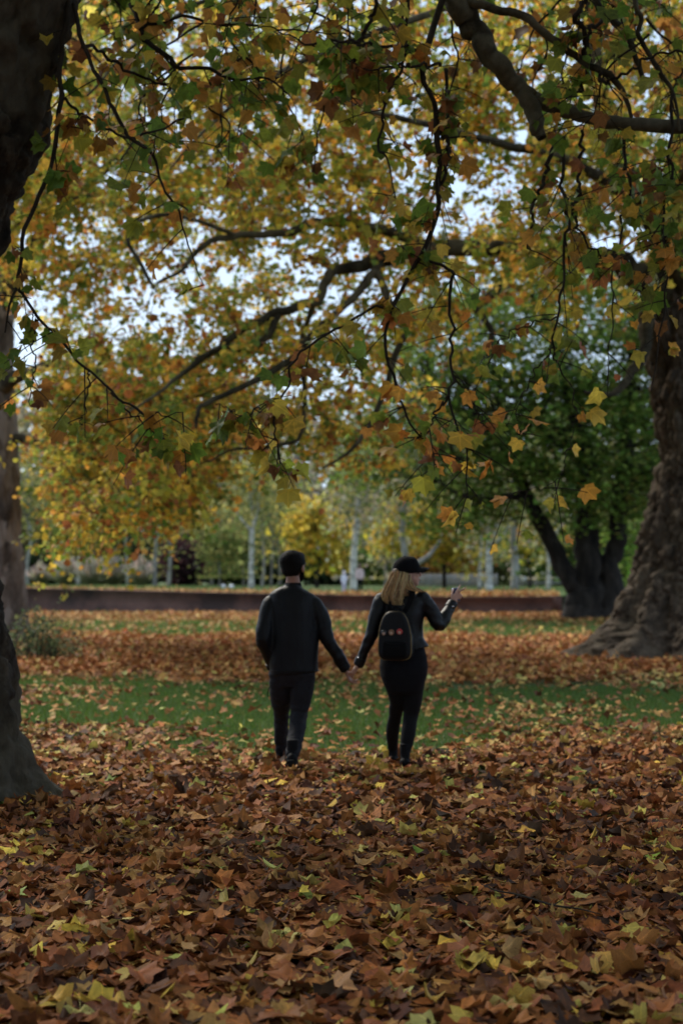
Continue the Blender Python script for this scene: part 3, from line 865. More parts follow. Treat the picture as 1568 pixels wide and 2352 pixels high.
# --- second plane at the left edge, pale peeling bark
Yl2 = 41.0
lb = at(2, 1481, Yl2); lb[2] = 0.0
pale_tree = empty('plane_tree', lb, 'plane tree with pale pinkish peeling bark rising behind the near left trunk', 'tree', 'plane trees of the avenue')
hz = np.array([-.3, .3, 1.0, 2, 3.5, 5, 7, 9, 11, 13])
cxl = np.array([8, 6, 3, 0, -6, -10, -16, -14, -20, -34.])
rl = np.array([.74, .66, .60, .55, .51, .48, .45, .40, .33, .25])
pts = at(cxl, np.full(10, 1300.0), Yl2); pts[:, 2] = hz
link('trunk', trunk_mesh('trunk', pts, rl, 120, 120, (.35, .6, [(-.3, .6, .4), (-1.8, .5, .4), (2.5, .7, .4)]), ((1.5, .05), (5, .03), (14, .015)), 5, .02, 8, .5), M['bark_pale'], pale_tree)
NL = []
limb(pale_tree, [(-12, 760, 41, 30), (60, 600, 40.6, 18), (150, 470, 40, 14), (250, 380, 39.4, 11), (380, 320, 38.8, 8), (520, 290, 38.2, 5)], BL, 30, 9, .1, 21, NL)
limb(pale_tree, [(-10, 900, 41, 22), (80, 850, 40, 14), (180, 840, 39.4, 11), (290, 880, 38.8, 9), (380, 950, 38.2, 7), (440, 1020, 38, 4)], BL, 30, 9, .1, 22, NL)
limb(pale_tree, [(-20, 620, 41, 22), (20, 420, 40.4, 18), (90, 250, 40, 14), (170, 100, 39.6, 10), (280, -60, 39, 6)], BL, 30, 9, .1, 23, NL)
limb(pale_tree, [(-8, 1000, 41, 14), (70, 1010, 40.6, 10), (160, 1060, 40, 8), (240, 1130, 39.6, 5), (300, 1180, 39.4, 3)], BL, 24, 8, .1, 24, NL)
C2 = np.concatenate([canopy_points(190, -200, 700, 0, 1250, 36, 48, 304), canopy_points(100, -60, 560, 820, 1250, 33, 42, 305)])
C2 = clear_of_trunk(C2, 42.5)
crown(pale_tree, C2, NL, 7, 17, .075, PAL_CAN_L, 43, 'mid', .95, .95)
C2b = canopy_points(60, -700, 500, -500, 0, 36, 50, 306, lambda a, b: 1 + 0 * a)
crown(pale_tree, C2b, NL, 5, 8, .14, PAL_CAN_L, 44, 'kite', 1.3, 1.3)

# --- the near dark plane on the left
Yn = 12.3
nb = at(-112, 1834, Yn); nb[2] = 0.0
near_tree = empty('plane_tree', nb, 'near dark plane tree with lumpy trunk filling the left edge', 'tree', 'plane trees of the avenue')
pyc = np.array([1875, 1835, 1790, 1720, 1600, 1500, 1400, 1300, 1200, 1050, 900, 750, 600, 500, 420, 330, 230, 120, 0, -120, -260])
edge_x = np.array([165, 132, 92, 76, 62, 44, 20, 6, -4, -40, -60, -40, -2, 30, 72, 106, 116, 138, 172, 215, 250.])
rpx = np.array([215, 205, 190, 182, 178, 172, 165, 160, 160, 165, 168, 168, 165, 168, 175, 180, 175, 170, 160, 145, 120.])
pts = at(edge_x - rpx, pyc, Yn)
nm = trunk_mesh('trunk', pts, rpx * Yn / F, 190, 170, (.30, .28, [(-.25, .9, .3), (-1.25, .9, .3), (-2.2, .6, .35), (1.4, .5, .4), (2.6, .7, .4)]), ((1.6, .06), (5, .04), (16, .022)), 8, .05, 9, .32, ((2.4, .07, .16), (7, .035, .2)))
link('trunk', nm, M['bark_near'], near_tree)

NEARTW = []       # (points, radii) of near twigs that carry single leaves
def twig(tree, pl, n=36, seed=0, mat=None, acc=None):
    p, r_ = limb_nodes(pl, n)
    k = np.arange(n)[:, None] * .55 + seed * 3.1
    wob = np.concatenate([vnoise(np.concatenate([k, k * 0 + s, k * 0], 1), seed + s)[:, None] for s in (1, 2, 3)], 1)
    p = p + wob * .022
    p[0] -= wob[0] * .022
    v, q = tubes(p[None], r_[None], 6)
    acc.add(v, None, q)
    NEARTW.append((tree, p, r_))
    return p

ta = Acc()
TL = [
    [(120, -60, 12.2, 9), (165, -10, 12.2, 7), (152, 55, 12.1, 6.5), (146, 100, 12.1, 6), (131, 170, 12, 6), (142, 225, 12, 6), (126, 300, 11.9, 5.5), (117, 370, 11.9, 5), (100, 435, 11.8, 5), (66, 505, 11.8, 5), (52, 580, 11.8, 4.5), (45, 650, 11.8, 4), (28, 690, 11.7, 3), (14, 760, 11.7, 2)],
    [(45, 650, 11.8, 4), (60, 690, 11.8, 3.8), (90, 727, 11.8, 3.6), (135, 777, 11.7, 3.4), (200, 847, 11.7, 3), (255, 902, 11.6, 2.8), (310, 932, 11.6, 2.4), (352, 950, 11.5, 1.8), (415, 952, 11.5, 1.2)],
    [(170, 10, 12.2, 6), (188, 90, 12, 5.5), (215, 155, 11.9, 5), (250, 210, 11.8, 5), (265, 270, 11.8, 5), (300, 310, 11.8, 4.5), (340, 345, 11.7, 4), (360, 395, 11.7, 3.2), (390, 450, 11.6, 2.8), (420, 515, 11.6, 2.2), (436, 580, 11.6, 1.6), (470, 660, 11.6, 1)],
    [(190, 108, 12, 4.5), (230, 115, 12.3, 4), (265, 140, 12.5, 4), (300, 165, 12.7, 3.5), (342, 186, 12.9, 3), (420, 196, 13.1, 2.4), (520, 190, 13.4, 1.6)],
    [(300, 10, 13, 6), (328, 80, 12.8, 6), (355, 110, 12.7, 6), (405, 148, 12.6, 5.5), (470, 158, 12.5, 4.5), (530, 176, 12.4, 3.5), (600, 178, 12.4, 3), (660, 210, 12.4, 2)],
    [(142, 225, 12, 4), (180, 256, 12, 3.5), (220, 280, 12, 3.2), (262, 300, 12, 3), (300, 318, 12, 3), (360, 295, 12.1, 2.4), (420, 270, 12.2, 1.6)],
    [(255, 902, 11.6, 2.2), (300, 950, 11.6, 2), (345, 985, 11.6, 1.6), (365, 1012, 11.6, 1)],
    [(90, 727, 11.8, 2.5), (75, 790, 11.9, 2), (80, 850, 12, 1.6), (70, 930, 12, 1)],
    [(205, 850, 11.7, 2), (205, 900, 11.8, 1.6), (190, 950, 11.8, 1.2), (185, 985, 11.8, .8)],
    [(320, 70, 12.8, 4), (420, 40, 12.8, 3.5), (540, 60, 12.9, 3), (660, 66, 13, 2.2), (784, 80, 13, 1.5)],
]
for i, pl in enumerate(TL): twig(near_tree, pl, 36, i, acc=ta)
ta.build('twigs', M['bark_twig'], near_tree, kind='stuff')

# --- the plane standing just off the right edge, whose limb hangs into the top right corner
ob = np.array([4.6, 13.6, 0.0])
over_tree = empty('plane_tree', ob, 'dark plane limb with hanging twigs and big leaves reaching in at top right', 'tree', 'plane trees of the avenue')
hz = np.array([-.3, .3, 1.2, 2.5, 4, 5.5, 7, 8.5])
pts = np.stack([ob[0] + .05 * np.sin(hz), ob[1] + 0 * hz, hz], -1)
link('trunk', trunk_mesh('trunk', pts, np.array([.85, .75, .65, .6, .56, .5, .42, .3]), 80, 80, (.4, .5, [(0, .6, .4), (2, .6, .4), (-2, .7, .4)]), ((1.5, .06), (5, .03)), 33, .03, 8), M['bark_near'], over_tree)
NO = []
BN = M['bark_bough']
limb(over_tree, [(2100, 420, 13.5, 55), (1900, 330, 13.4, 36), (1700, 292, 13.2, 22), (1568, 291, 13, 17), (1440, 282, 12.9, 16), (1340, 268, 12.9, 15), (1270, 248, 12.9, 15), (1222, 225, 12.9, 17), (1180, 190, 12.9, 22), (1128, 132, 12.9, 24), (1085, 65, 13, 26), (1052, 0, 13, 27), (1030, -90, 13.1, 27), (1040, -220, 13.2, 24), (1120, -400, 13.3, 20)], BN, 90, 16, .09, 31, NO)
limb(over_tree, [(1205, 205, 12.9, 22), (1220, 255, 12.85, 20), (1232, 290, 12.8, 18), (1241, 318, 12.8, 12)], BN, 14, 12, .15, 32, NO)
limb(over_tree, [(1058, 0, 13, 12), (1100, 10, 12.9, 11), (1155, 26, 12.8, 10), (1200, 34, 12.8, 10), (1235, 66, 12.7, 9.5), (1275, 96, 12.7, 9), (1325, 132, 12.7, 9), (1372, 160, 12.6, 8.5), (1408, 178, 12.6, 8), (1434, 222, 12.6, 6), (1450, 270, 12.6, 4)], BN, 40, 9, .1, 33, NO)
limb(over_tree, [(1330, -90, 13, 10), (1368, 0, 12.9, 9), (1404, 42, 12.9, 9), (1440, 84, 12.9, 9), (1460, 130, 12.9, 7), (1480, 190, 12.9, 5)], BN, 24, 8, .1, 34, NO)
limb(over_tree, [(1440, -60, 12.6, 6), (1462, 20, 12.5, 6), (1474, 46, 12.5, 6), (1464, 78, 12.5, 6), (1484, 115, 12.5, 6), (1518, 170, 12.5, 5.5), (1545, 215, 12.5, 4), (1560, 300, 12.5, 3)], BN, 30, 8, .1, 35, NO)
limb(over_tree, [(1900, 330, 13.4, 26), (1780, 60, 12, 20), (1600, -200, 10, 16), (1500, -500, 8, 12)], BN, 24, 9, .1, 36, NO)
ov = Acc()
TO = [
    [(1040, -60, 13, 9), (1018, 0, 12.9, 8), (998, 55, 12.9, 8), (978, 112, 12.8, 8), (974, 185, 12.8, 7), (992, 232, 12.8, 6.5), (999, 285, 12.8, 7.5), (1004, 340, 12.7, 7.5), (1010, 400, 12.7, 7), (1004, 450, 12.7, 6.5), (996, 505, 12.6, 6), (974, 580, 12.6, 5.5), (950, 612, 12.6, 5), (929, 655, 12.6, 4.5), (904, 712, 12.5, 4.2), (889, 772, 12.5, 4), (886, 822, 12.5, 4), (909, 862, 12.5, 3.8), (919, 912, 12.4, 3.5), (934, 957, 12.4, 3), (964, 1002, 12.4, 2.5), (994, 1042, 12.4, 2), (1004, 1094, 12.4, 1.4)],
    [(974, 590, 12.6, 4), (1000, 600, 12.6, 4), (1044, 622, 12.5, 4), (1034, 662, 12.5, 4), (1039, 737, 12.5, 3.6), (1036, 802, 12.5, 3.4), (1041, 862, 12.5, 3.2), (1034, 912, 12.4, 3), (1054, 982, 12.4, 2.4), (1069, 1042, 12.4, 2), (1071, 1124, 12.4, 1.4)],
    [(1034, 912, 12.4, 2.6), (1002, 940, 12.4, 2.4), (985, 985, 12.4, 2), (960, 1002, 12.4, 1.8), (920, 1012, 12.4, 1.4)],
    [(904, 708, 12.5, 3.4), (862, 708, 12.5, 3.4), (820, 727, 12.5, 3.2), (784, 747, 12.5, 3.2), (740, 777, 12.4, 3), (690, 817, 12.4, 2.8), (666, 852, 12.4, 2.6), (655, 902, 12.4, 2.4), (624, 972, 12.4, 2.2), (640, 1012, 12.4, 1.8), (635, 1094, 12.4, 1.2)],
    [(655, 930, 12.4, 2), (600, 935, 12.4, 1.6), (560, 950, 12.4, 1.4), (500, 930, 12.3, 1)],
    [(1278, 322, 12.8, 5), (1262, 370, 12.7, 5), (1244, 425, 12.7, 4.5), (1226, 472, 12.7, 4), (1220, 520, 12.6, 3), (1215, 570, 12.6, 2)],
    [(1292, 315, 12.8, 5), (1288, 370, 12.7, 4.5), (1290, 430, 12.7, 4.5), (1300, 490, 12.6, 4.5), (1302, 545, 12.6, 4), (1294, 612, 12.6, 3.6), (1290, 665, 12.5, 3.2), (1279, 727, 12.5, 3), (1269, 797, 12.5, 2.8), (1279, 837, 12.5, 2.2), (1314, 897, 12.5, 1.6), (1320, 950, 12.5, 1)],
    [(1335, 300, 12.8, 4), (1332, 400, 12.7, 4), (1325, 450, 12.7, 3.5), (1310, 490, 12.7, 3)],
    [(999, 300, 12.8, 5), (1030, 330, 12.7, 5), (1026, 380, 12.7, 4.5), (1012, 430, 12.7, 4)],
    [(1022, 160, 12.9, 5), (1026, 240, 12.8, 4), (1024, 290, 12.8, 4), (1030, 330, 12.7, 3)],
    [(880, -40, 12.6, 5), (852, 40, 12.6, 5), (828, 95, 12.6, 5), (816, 150, 12.6, 4), (805, 205, 12.6, 2)],
    [(940, -30, 12.7, 5), (935, 70, 12.7, 4.5), (925, 140, 12.7, 4), (895, 215, 12.6, 4), (880, 280, 12.6, 3.5), (874, 340, 12.6, 3), (890, 380, 12.6, 2), (905, 470, 12.6, 1.4)],
    [(978, 118, 12.8, 5), (900, 105, 12.6, 4), (830, 100, 12.5, 4), (784, 90, 12.4, 3.5), (700, 98, 12.4, 2.5), (610, 60, 12.4, 1.5)],
    [(1010, 150, 12.8, 4), (960, 148, 12.5, 3.5), (900, 155, 12.4, 3), (838, 158, 12.3, 2)],
    [(1340, 130, 12.7, 6), (1336, 60, 12.6, 6), (1318, 38, 12.5, 6), (1340, 0, 12.5, 6), (1350, -60, 12.5, 6)],
    [(1372, 165, 12.6, 5), (1390, 190, 12.5, 4), (1440, 165, 12.4, 3.5), (1500, 130, 12.3, 3), (1568, 118, 12.2, 2.5)],
    [(1395, 40, 12.9, 5), (1352, 70, 12.8, 4.5), (1350, 130, 12.8, 4.5), (1336, 195, 12.7, 4), (1325, 210, 12.7, 3)],
    [(1320, 495, 12.6, 3), (1330, 540, 12.6, 2.6), (1400, 600, 12.6, 2.2), (1470, 640, 12.6, 1.8), (1520, 720, 12.6, 1.2)],
    [(1545, 215, 12.5, 4), (1535, 330, 12.4, 4), (1540, 400, 12.4, 3.5), (1525, 520, 12.3, 3), (1530, 620, 12.3, 2.5), (1515, 780, 12.2, 2), (1500, 900, 12.2, 1.2)],
    [(1440, 283, 12.9, 5), (1430, 350, 12.8, 4), (1440, 430, 12.7, 3.4), (1425, 520, 12.7, 2.8), (1410, 640, 12.6, 2.2), (1400, 760, 12.6, 1.5), (1390, 880, 12.6, 1)],
    [(1269, 797, 12.5, 2), (1230, 850, 12.5, 1.6), (1190, 930, 12.5, 1.2), (1195, 1000, 12.5, .8)],
    [(1320, 950, 12.5, 1.2), (1300, 1050, 12.5, 1), (1270, 1110, 12.5, .8), (1180, 1130, 12.5, .6)],
    [(1041, 862, 12.5, 2), (1090, 930, 12.5, 1.6), (1110, 975, 12.5, 1)],
    [(1279, 727, 12.5, 2), (1180, 760, 12.5, 1.6), (1110, 830, 12.5, 1)],
]
for i, pl in enumerate(TO): twig(over_tree, pl, 44, 50 + i, acc=ov)

# short side twigs with leaves on the near twigs
def near_leaves(tw_acc, tree, specs, per_m, seed):
    r = np.random.default_rng(seed)
    P, T, N_, Sz = [], [], [], []
    for tr, p, r_ in specs:
        if tr is not tree: continue
        seg = np.linalg.norm(np.diff(p, axis=0), axis=1).sum()
        for _ in range(int(r.poisson(seg * per_m))):
            i = int(r.integers(len(p) // 6, len(p)))
            a0 = p[i]
            if tree is over_tree and (CX + F * a0[0] / a0[1]) > 1000 and a0[2] < 3.8 and r.uniform() < .22: continue
            few = tree is over_tree and (CX + F * a0[0] / a0[1]) > 1000 and a0[2] < 3.8
            L = r.uniform(.08, .42)
            d = unit(np.array([r.normal(0, 1), r.normal(0, .8), r.normal(-.35, .5)]))
            e = a0 + d * L + np.array([0, 0, -.25 * L])
            mid = (a0 + e) / 2 + np.array([0, 0, .08 * L])
            path = bez(a0[None], mid[None], e[None], 6)
            v, q = tubes(path, np.linspace(.0048, .0024, 6)[None], 4); tw_acc.add(v, None, q)
            for k in range(int(r.choice([1, 1, 2] if few else [1, 2, 2, 3, 4]))):
                t = r.uniform(.45, 1); b = path[0, int(t * 5)]
                rd = unit(r.normal(0, 1, 3) * np.array([1, .8, .5]))
                st = b + rd * r.uniform(.03, .07) + np.array([0, 0, -.02])
                v, q = tubes(np.stack([b, (b + st) / 2 + [0, 0, .005], st])[None], np.full((1, 3), .0022), 3); tw_acc.add(v, None, q)
                tip = unit(rd * .7 + d * .3 + np.array([0, 0, -r.uniform(.1, 1.3)]))
                s = .075 * math.exp(r.normal(0, .25))
                P.append(st + tip * s * .4); T.append(tip); Sz.append(s)
                N_.append(unit(np.array([r.normal(0, .6), -r.uniform(.2, 1.0), r.normal(.35, .6)])))
    return np.array(P), np.array(T), np.array(N_), np.array(Sz)

PAL_NEAR = [(26, (.10, .165, .02)), (24, (.20, .22, .026)), (18, (.38, .27, .034)), (16, (.38, .17, .03)), (12, (.17, .065, .02))]
PAL_NEAR_LOW = [(14, (.12, .16, .02)), (16, (.26, .24, .03)), (30, (.50, .32, .04)), (30, (.48, .20, .03)), (8, (.2, .07, .02))]
def attach(tree, acc, per_m, seed, extra=None):
    P, T, N_, Sz = near_leaves(acc, tree, NEARTW, per_m, seed)
    r = np.random.default_rng(seed + 1)
    z = P[:, 2]
    lowf = np.clip((4.0 - z) / 1.6, 0, 1)[:, None] * (P[:, :1] > .3)
    col = np.where(r.uniform(0, 1, (len(P), 1)) < lowf, pick(r, len(P), PAL_NEAR_LOW, .15), pick(r, len(P), PAL_NEAR, .2))
    # the ones in the picture that show largest become single leaves
    px = CX + F * P[:, 0] / P[:, 1]
    vis = (px > -10) & (px < 1580) & (z < 1.55 + .335 * P[:, 1])
    cand = np.where(vis)[0]
    area = Sz[cand] * (0.4 + np.abs(N_[cand][:, 1]))
    cand = cand[np.argsort(-area)][:(230 if tree is over_tree else 70)]
    for i in cand:
        hero_leaf(tree, P[i], T[i], N_[i], Sz[i], col[i], M['leaf_air_hero'])
    rest = np.setdiff1d(np.arange(len(P)), cand)
    if len(rest):
        q = make_leaves('near', P[rest], T[rest], N_[rest], Sz[rest], col[rest], .3, seed)
        a = Acc(); a.add(q[0], q[1], None, q[2], q[3])
        a.build('foliage', M['leaf_near'], tree, kind='stuff')
    return len(P)
ta2 = Acc()
nA = attach(near_tree, ta2, 7, 61)
ta2.build('twigs', M['bark_twig'], near_tree, kind='stuff')
# more leafy shoots in the upper part of the near canopy
r = np.random.default_rng(5)
for k in range(46):
    px = r.uniform(260, 1560); py = r.uniform(-60, 300)
    if 1000 < px < 1180 and py > 250: continue
    Y = r.uniform(12.2, 15.5)
    q0 = at(px + r.normal(0, 40), py - r.uniform(120, 220), Y); 
    pl = [(px + r.normal(0, 60), py - 160, Y, 3), (px + r.normal(0, 25), py - 70, Y, 2.6), (px, py, Y, 2), (px + r.normal(0, 25), py + 60, Y, 1.2)]
    twig(over_tree, pl, 16, 90 + k, acc=ov)
nB = attach(over_tree, ov, 9, 62)
ov.build('twigs', M['bark_twig'], over_tree, kind='stuff')
print('near leaves', nA, nB)
# unseen crowns added over and behind the camera to shade foreground and couple
def shade_points(n, x0, x1, y0, y1, z0, z1, seed):
    r = np.random.default_rng(seed)
    p = np.stack([r.uniform(x0, x1, n), r.uniform(y0, y1, n), r.uniform(z0, z1, n)], -1)
    p[:, 2] = np.maximum(p[:, 2], 1.55 + .36 * np.maximum(p[:, 1], 0) + 3.8)
    return p
crown(over_tree, np.concatenate([shade_points(330, -7, 14, -10, 22, 6.5, 12, 71), shade_points(170, 1, 15, -22, -5, 1.5, 13, 73)]), NO, 4, 8, .25, PAL_CAN_G, 45, 'kite', 1.4, 1.4, spn=3)
NN = [np.column_stack([pts_, np.full(len(pts_), .15)]) for pts_ in (at(edge_x - rpx, pyc, Yn)[-4:],)]
crown(near_tree, np.concatenate([shade_points(310, -16, 6, -10, 22, 6.5, 12, 72), shade_points(170, -15, 1, -22, -5, 1.5, 13, 74)]), NN, 4, 8, .25, PAL_CAN_G, 46, 'kite', 1.4, 1.4, spn=3)
# ------------------------------------------------------------------ background planting
def on_lawn(x, Y):
    return Y > 77 and x < np.interp(Y, [77, 165, 270], [9.6, 23, 38])
def base_pt(px, Y):
    x = (px - CX) / F * Y
    return np.array([x, Y, float(terrace_z(x)) - .02 if on_lawn(x, Y) else -.02])

def cards(r, P, size, pal, flat=.6, kind='kite', down=.4):
    n = len(P)
    nrm = unit(r.normal(0, flat, (n, 3)) + np.array([0, -.4, .6]))
    tip = unit(r.normal(0, 1, (n, 3)) + np.array([0, 0, -down]))
    return make_leaves(kind, P, tip, nrm, size * np.exp(r.normal(0, .3, n)), pick(r, n, pal, .22), .3, int(r.integers(1e6)))

def crown_cloud(r, c, rad, nclump, n, clump_r):
    """leaf positions in clumps through an ellipsoid, denser near its skin"""
    d = unit(r.normal(0, 1, (nclump, 3))); q = r.uniform(.25, 1, (nclump, 1)) ** .5
    cc = c + d * q * rad
    k = r.integers(0, nclump, n)
    return cc[k] + r.normal(0, 1, (n, 3)) * clump_r * np.array([1, 1, .65]), cc

def park_tree(name, label, px, Y, h, tr, mat, crowns, pal, card, n, group=None, lean=0.0, seed=0, weep=0, fork=None, cat='tree', stems=None):
    """trunk with limbs + clumped crown. crowns: list of (dx, dz, rx, ry, rz) in metres from the base"""
    r = np.random.default_rng(seed)
    b = base_pt(px, Y)
    o = empty(name, b, label, cat, group)
    a = Acc()
    top = b + np.array([lean * h, 0, h])
    if fork is None:
        pts = np.array([b + (top - b) * t + np.array([r.normal(0, .016 * h * min(t * 3, 1)), r.normal(0, .016 * h * t), 0]) for t in np.linspace(0, 1, 7)])
        pts[0, 2] -= .2
        a.tube(pts, tr * np.array([1.25, 1.0, .9, .8, .62, .42, .2]), 9, 22)
    else:
        fz = fork[0]
        pts = np.array([b + np.array([lean * t * fz, 0, fz * t]) for t in np.linspace(0, 1, 5)]); pts[0, 2] -= .2
        a.tube(pts, tr * np.array([1.3, 1.05, .95, .95, 1.0]), 9, 14)
        for (dx, dz, rr) in fork[1]:
            e = pts[-1] + np.array([dx, r.normal(0, .3), dz])
            a.tube(np.array([pts[-1] - [0, 0, .1], pts[-1] * .6 + e * .4 + [dx * .12, 0, 0], e]), [tr * rr, tr * rr * .85, tr * rr * .5], 8, 10)
    ccs = []
    P = []
    tot = sum(q[2] * q[4] for q in crowns)
    for (dx, dz, rx, ry, rz) in crowns:
        nn = int(n * rx * rz / tot)
        p, cc = crown_cloud(r, b + np.array([dx, 0, dz]), np.array([rx, ry, rz]), max(6, int(nn / 60)), nn, .16 * (rx + rz))
        ccs.append(cc)
        if weep:
            p[:, 2] -= r.exponential(weep, nn) * (r.uniform(0, 1, nn) < .6)
            p[:, 2] = np.maximum(p[:, 2], b[2] + .9)
        P.append(p)
    ccs = np.concatenate(ccs)
    sel = ccs[r.choice(len(ccs), min(len(ccs), 16), replace=False)]
    tz = np.clip((sel[:, 2] - b[2]) * .72, .15 * h, .92 * h)
    st = b + (top - b) * (tz / h)[:, None]
    paths = bez(st, (st + sel) / 2 + [0, 0, .5], sel, 7)
    v, q = tubes(paths, np.full((len(sel), 1), tr * .3) * np.linspace(1, .25, 7)[None], 5)
    a.add(v, None, q)
    a.build('trunk', mat, o, True)
    P = np.concatenate(P)
    P = P[P[:, 2] > b[2] + .1]
    q = cards(r, P, card, pal, down=1.2 if weep else .3)
    c = Acc(); c.add(q[0], q[1], None, q[2], q[3]); c.build('crown', M['foliage_far'], o)
    return o

PB_OLIVE = [(5, (.10, .11, .035)), (4, (.16, .15, .05)), (2, (.24, .19, .06)), (2, (.06, .075, .025))]
PB_GREY = [(5, (.22, .19, .14)), (4, (.28, .25, .19)), (3, (.17, .17, .09)), (2, (.32, .25, .12))]
PB_YEL = [(6, (.50, .36, .04)), (5, (.38, .30, .05)), (3, (.13, .15, .03)), (2, (.55, .30, .04))]
PB_DARK = [(5, (.022, .036, .014)), (3, (.035, .055, .02)), (1, (.06, .07, .025))]
PB_GREEN = [(5, (.07, .12, .025)), (4, (.11, .17, .035)), (2, (.20, .22, .05))]
PB_BIRCH = [(5, (.17, .18, .055)), (4, (.25, .23, .07)), (3, (.10, .12, .04)), (2, (.36, .29, .08))]
PB_ORANGE = [(5, (.36, .17, .04)), (4, (.42, .26, .05)), (3, (.15, .13, .035))]
PB_PURPLE = [(5, (.035, .014, .018)), (3, (.06, .02, .026)), (2, (.018, .012, .012))]

for pal_ in (PB_OLIVE, PB_GREY, PB_YEL, PB_BIRCH, PB_GREEN):
    for i_, (w_, c_) in enumerate(pal_): pal_[i_] = (w_, tuple(min(.7, 1.3 * q_) for q_ in c_))
# belt of trees closing the view
belt = [(-160, 190, 22, PB_OLIVE), (60, 205, 24, PB_GREY), (250, 185, 21, PB_OLIVE), (430, 210, 25, PB_BIRCH), (600, 195, 20, PB_GREY), (770, 215, 22, PB_GREY),
        (930, 200, 21, PB_OLIVE), (1080, 220, 24, PB_GREY), (1230, 195, 22, PB_GREEN), (1390, 210, 24, PB_OLIVE), (1560, 190, 24, PB_DARK), (1720, 205, 22, PB_OLIVE)]
names = ['far olive tree at the left end of the tree belt', 'tall greyish autumn tree behind the pale plane trunk', 'far olive tree above the pampas grass', 'tall loose birchlike tree behind the purple shrub',
         'grey brown far tree behind the forked birch', 'grey leafless looking tree above the small figures', 'olive far tree behind the woman in the cap', 'tall grey far tree behind the leaning pale bough',
         'green far tree behind the twin birch trunks', 'olive far tree behind the dark evergreen', 'dark far tree hidden behind the right plane trunk', 'olive far tree at the right end of the belt']
for i, ((px, Y, h, pal), lab) in enumerate(zip(belt, names)):
    park_tree('broadleaf_tree', lab, px, Y, h * .8, .38, M['bark_grey'], [(0, h * .66, 6.5, 5, h * .34), (-3.4, h * .36, 5, 4, h * .28), (3.6, h * .34, 5, 4, h * .28), (0, h * .16, 5, 3, h * .16)], pal, .47, 4000, 'far tree belt', seed=400 + i)
# understorey in front of the belt
under = [(-60, 176, 4.6, PB_DARK, 'dark shrub behind the pampas grass at far left'), (110, 180, 5.0, PB_DARK, 'dark evergreen shrub behind the leftmost pampas plumes'), (260, 178, 4.4, PB_OLIVE, 'olive shrub behind the middle pampas plumes'),
         (350, 176, 5.2, PB_DARK, 'dark shrub between two leaning birch trunks'), (540, 182, 5.0, PB_DARK, 'dark shrub left of the forked birch'), (625, 180, 4.6, PB_DARK, 'dark shrub right of the forked birch'), (700, 178, 4.8, PB_DARK, "dark shrub beside the man's head"),
         (870, 182, 5.4, PB_GREEN, 'green shrub between the small figures and the cap'), (1010, 180, 5.0, PB_ORANGE, 'orange shrub behind the grey picket fence'), (1090, 185, 4.6, PB_OLIVE, 'olive shrub at the right end of the picket fence'),
         (1220, 190, 3.4, PB_GREEN, 'low green hedge bush beyond the right lawn'), (1300, 195, 4.6, PB_GREEN, 'green bush seen past the leaning dark stem')]
for i, (px, Y, h, pal, lab) in enumerate(under):
    park_tree('shrub', lab, px, Y, h * .6, .1, M['bark_dark'], [(0, h * .5, 3.6, 2.5, h * .5), (-2.2, h * .35, 2.2, 2, h * .34), (2.3, h * .33, 2.2, 2, h * .34)], pal, .29, 2300, 'understorey shrubs', seed=450 + i, cat='shrub')
park_tree('shrub', 'dark purple leaved shrub between the birches left of the man', 432, 160, 3.0, .1, M['bark_dark'], [(0, 2.3, 2.2, 2, 2.3), (.8, 1.3, 1.6, 1.6, 1.3), (-.8, 1.2, 1.4, 1.5, 1.2)], PB_PURPLE, .17, 3200, seed=470, cat='shrub')
# yellow autumn trees
park_tree('broadleaf_tree', "bright yellow autumn tree just right of the man's head", 728, 138, 6.4, .16, M['bark_dark'], [(.1, 4.4, 2.3, 2, 2.4), (.9, 2.4, 1.3, 1.4, 1.5), (-1.4, 5.2, 1.4, 1.4, 1.4)], PB_YEL, .20, 2600, 'yellow autumn trees', seed=480)
park_tree('broadleaf_tree', "yellow leaved tree behind the woman's cap", 905, 142, 6.4, .16, M['bark_grey'], [(-.6, 4.0, 2.0, 2, 1.2), (1.2, 5.2, 2.2, 2, 1.8)], PB_YEL, .19, 1700, 'yellow autumn trees', seed=481)
park_tree('broadleaf_tree', 'yellow orange tree right of the cap above the fence', 1020, 146, 7, .16, M['bark_dark'], [(0, 4.6, 2.6, 2, 2.2), (1.6, 3.0, 1.9, 1.6, 1.7), (-1.6, 6, 1.9, 2, 1.6)], PB_YEL[:3] + PB_ORANGE, .20, 2600, 'yellow autumn trees', seed=482)
park_tree('broadleaf_tree', 'small yellow green tree right of the twin birch trunks', 1215, 150, 6, .12, M['bark_dark'], [(0, 4.2, 2.2, 2, 2.0)], PB_YEL + PB_GREEN, .2, 1500, 'yellow autumn trees', seed=483)

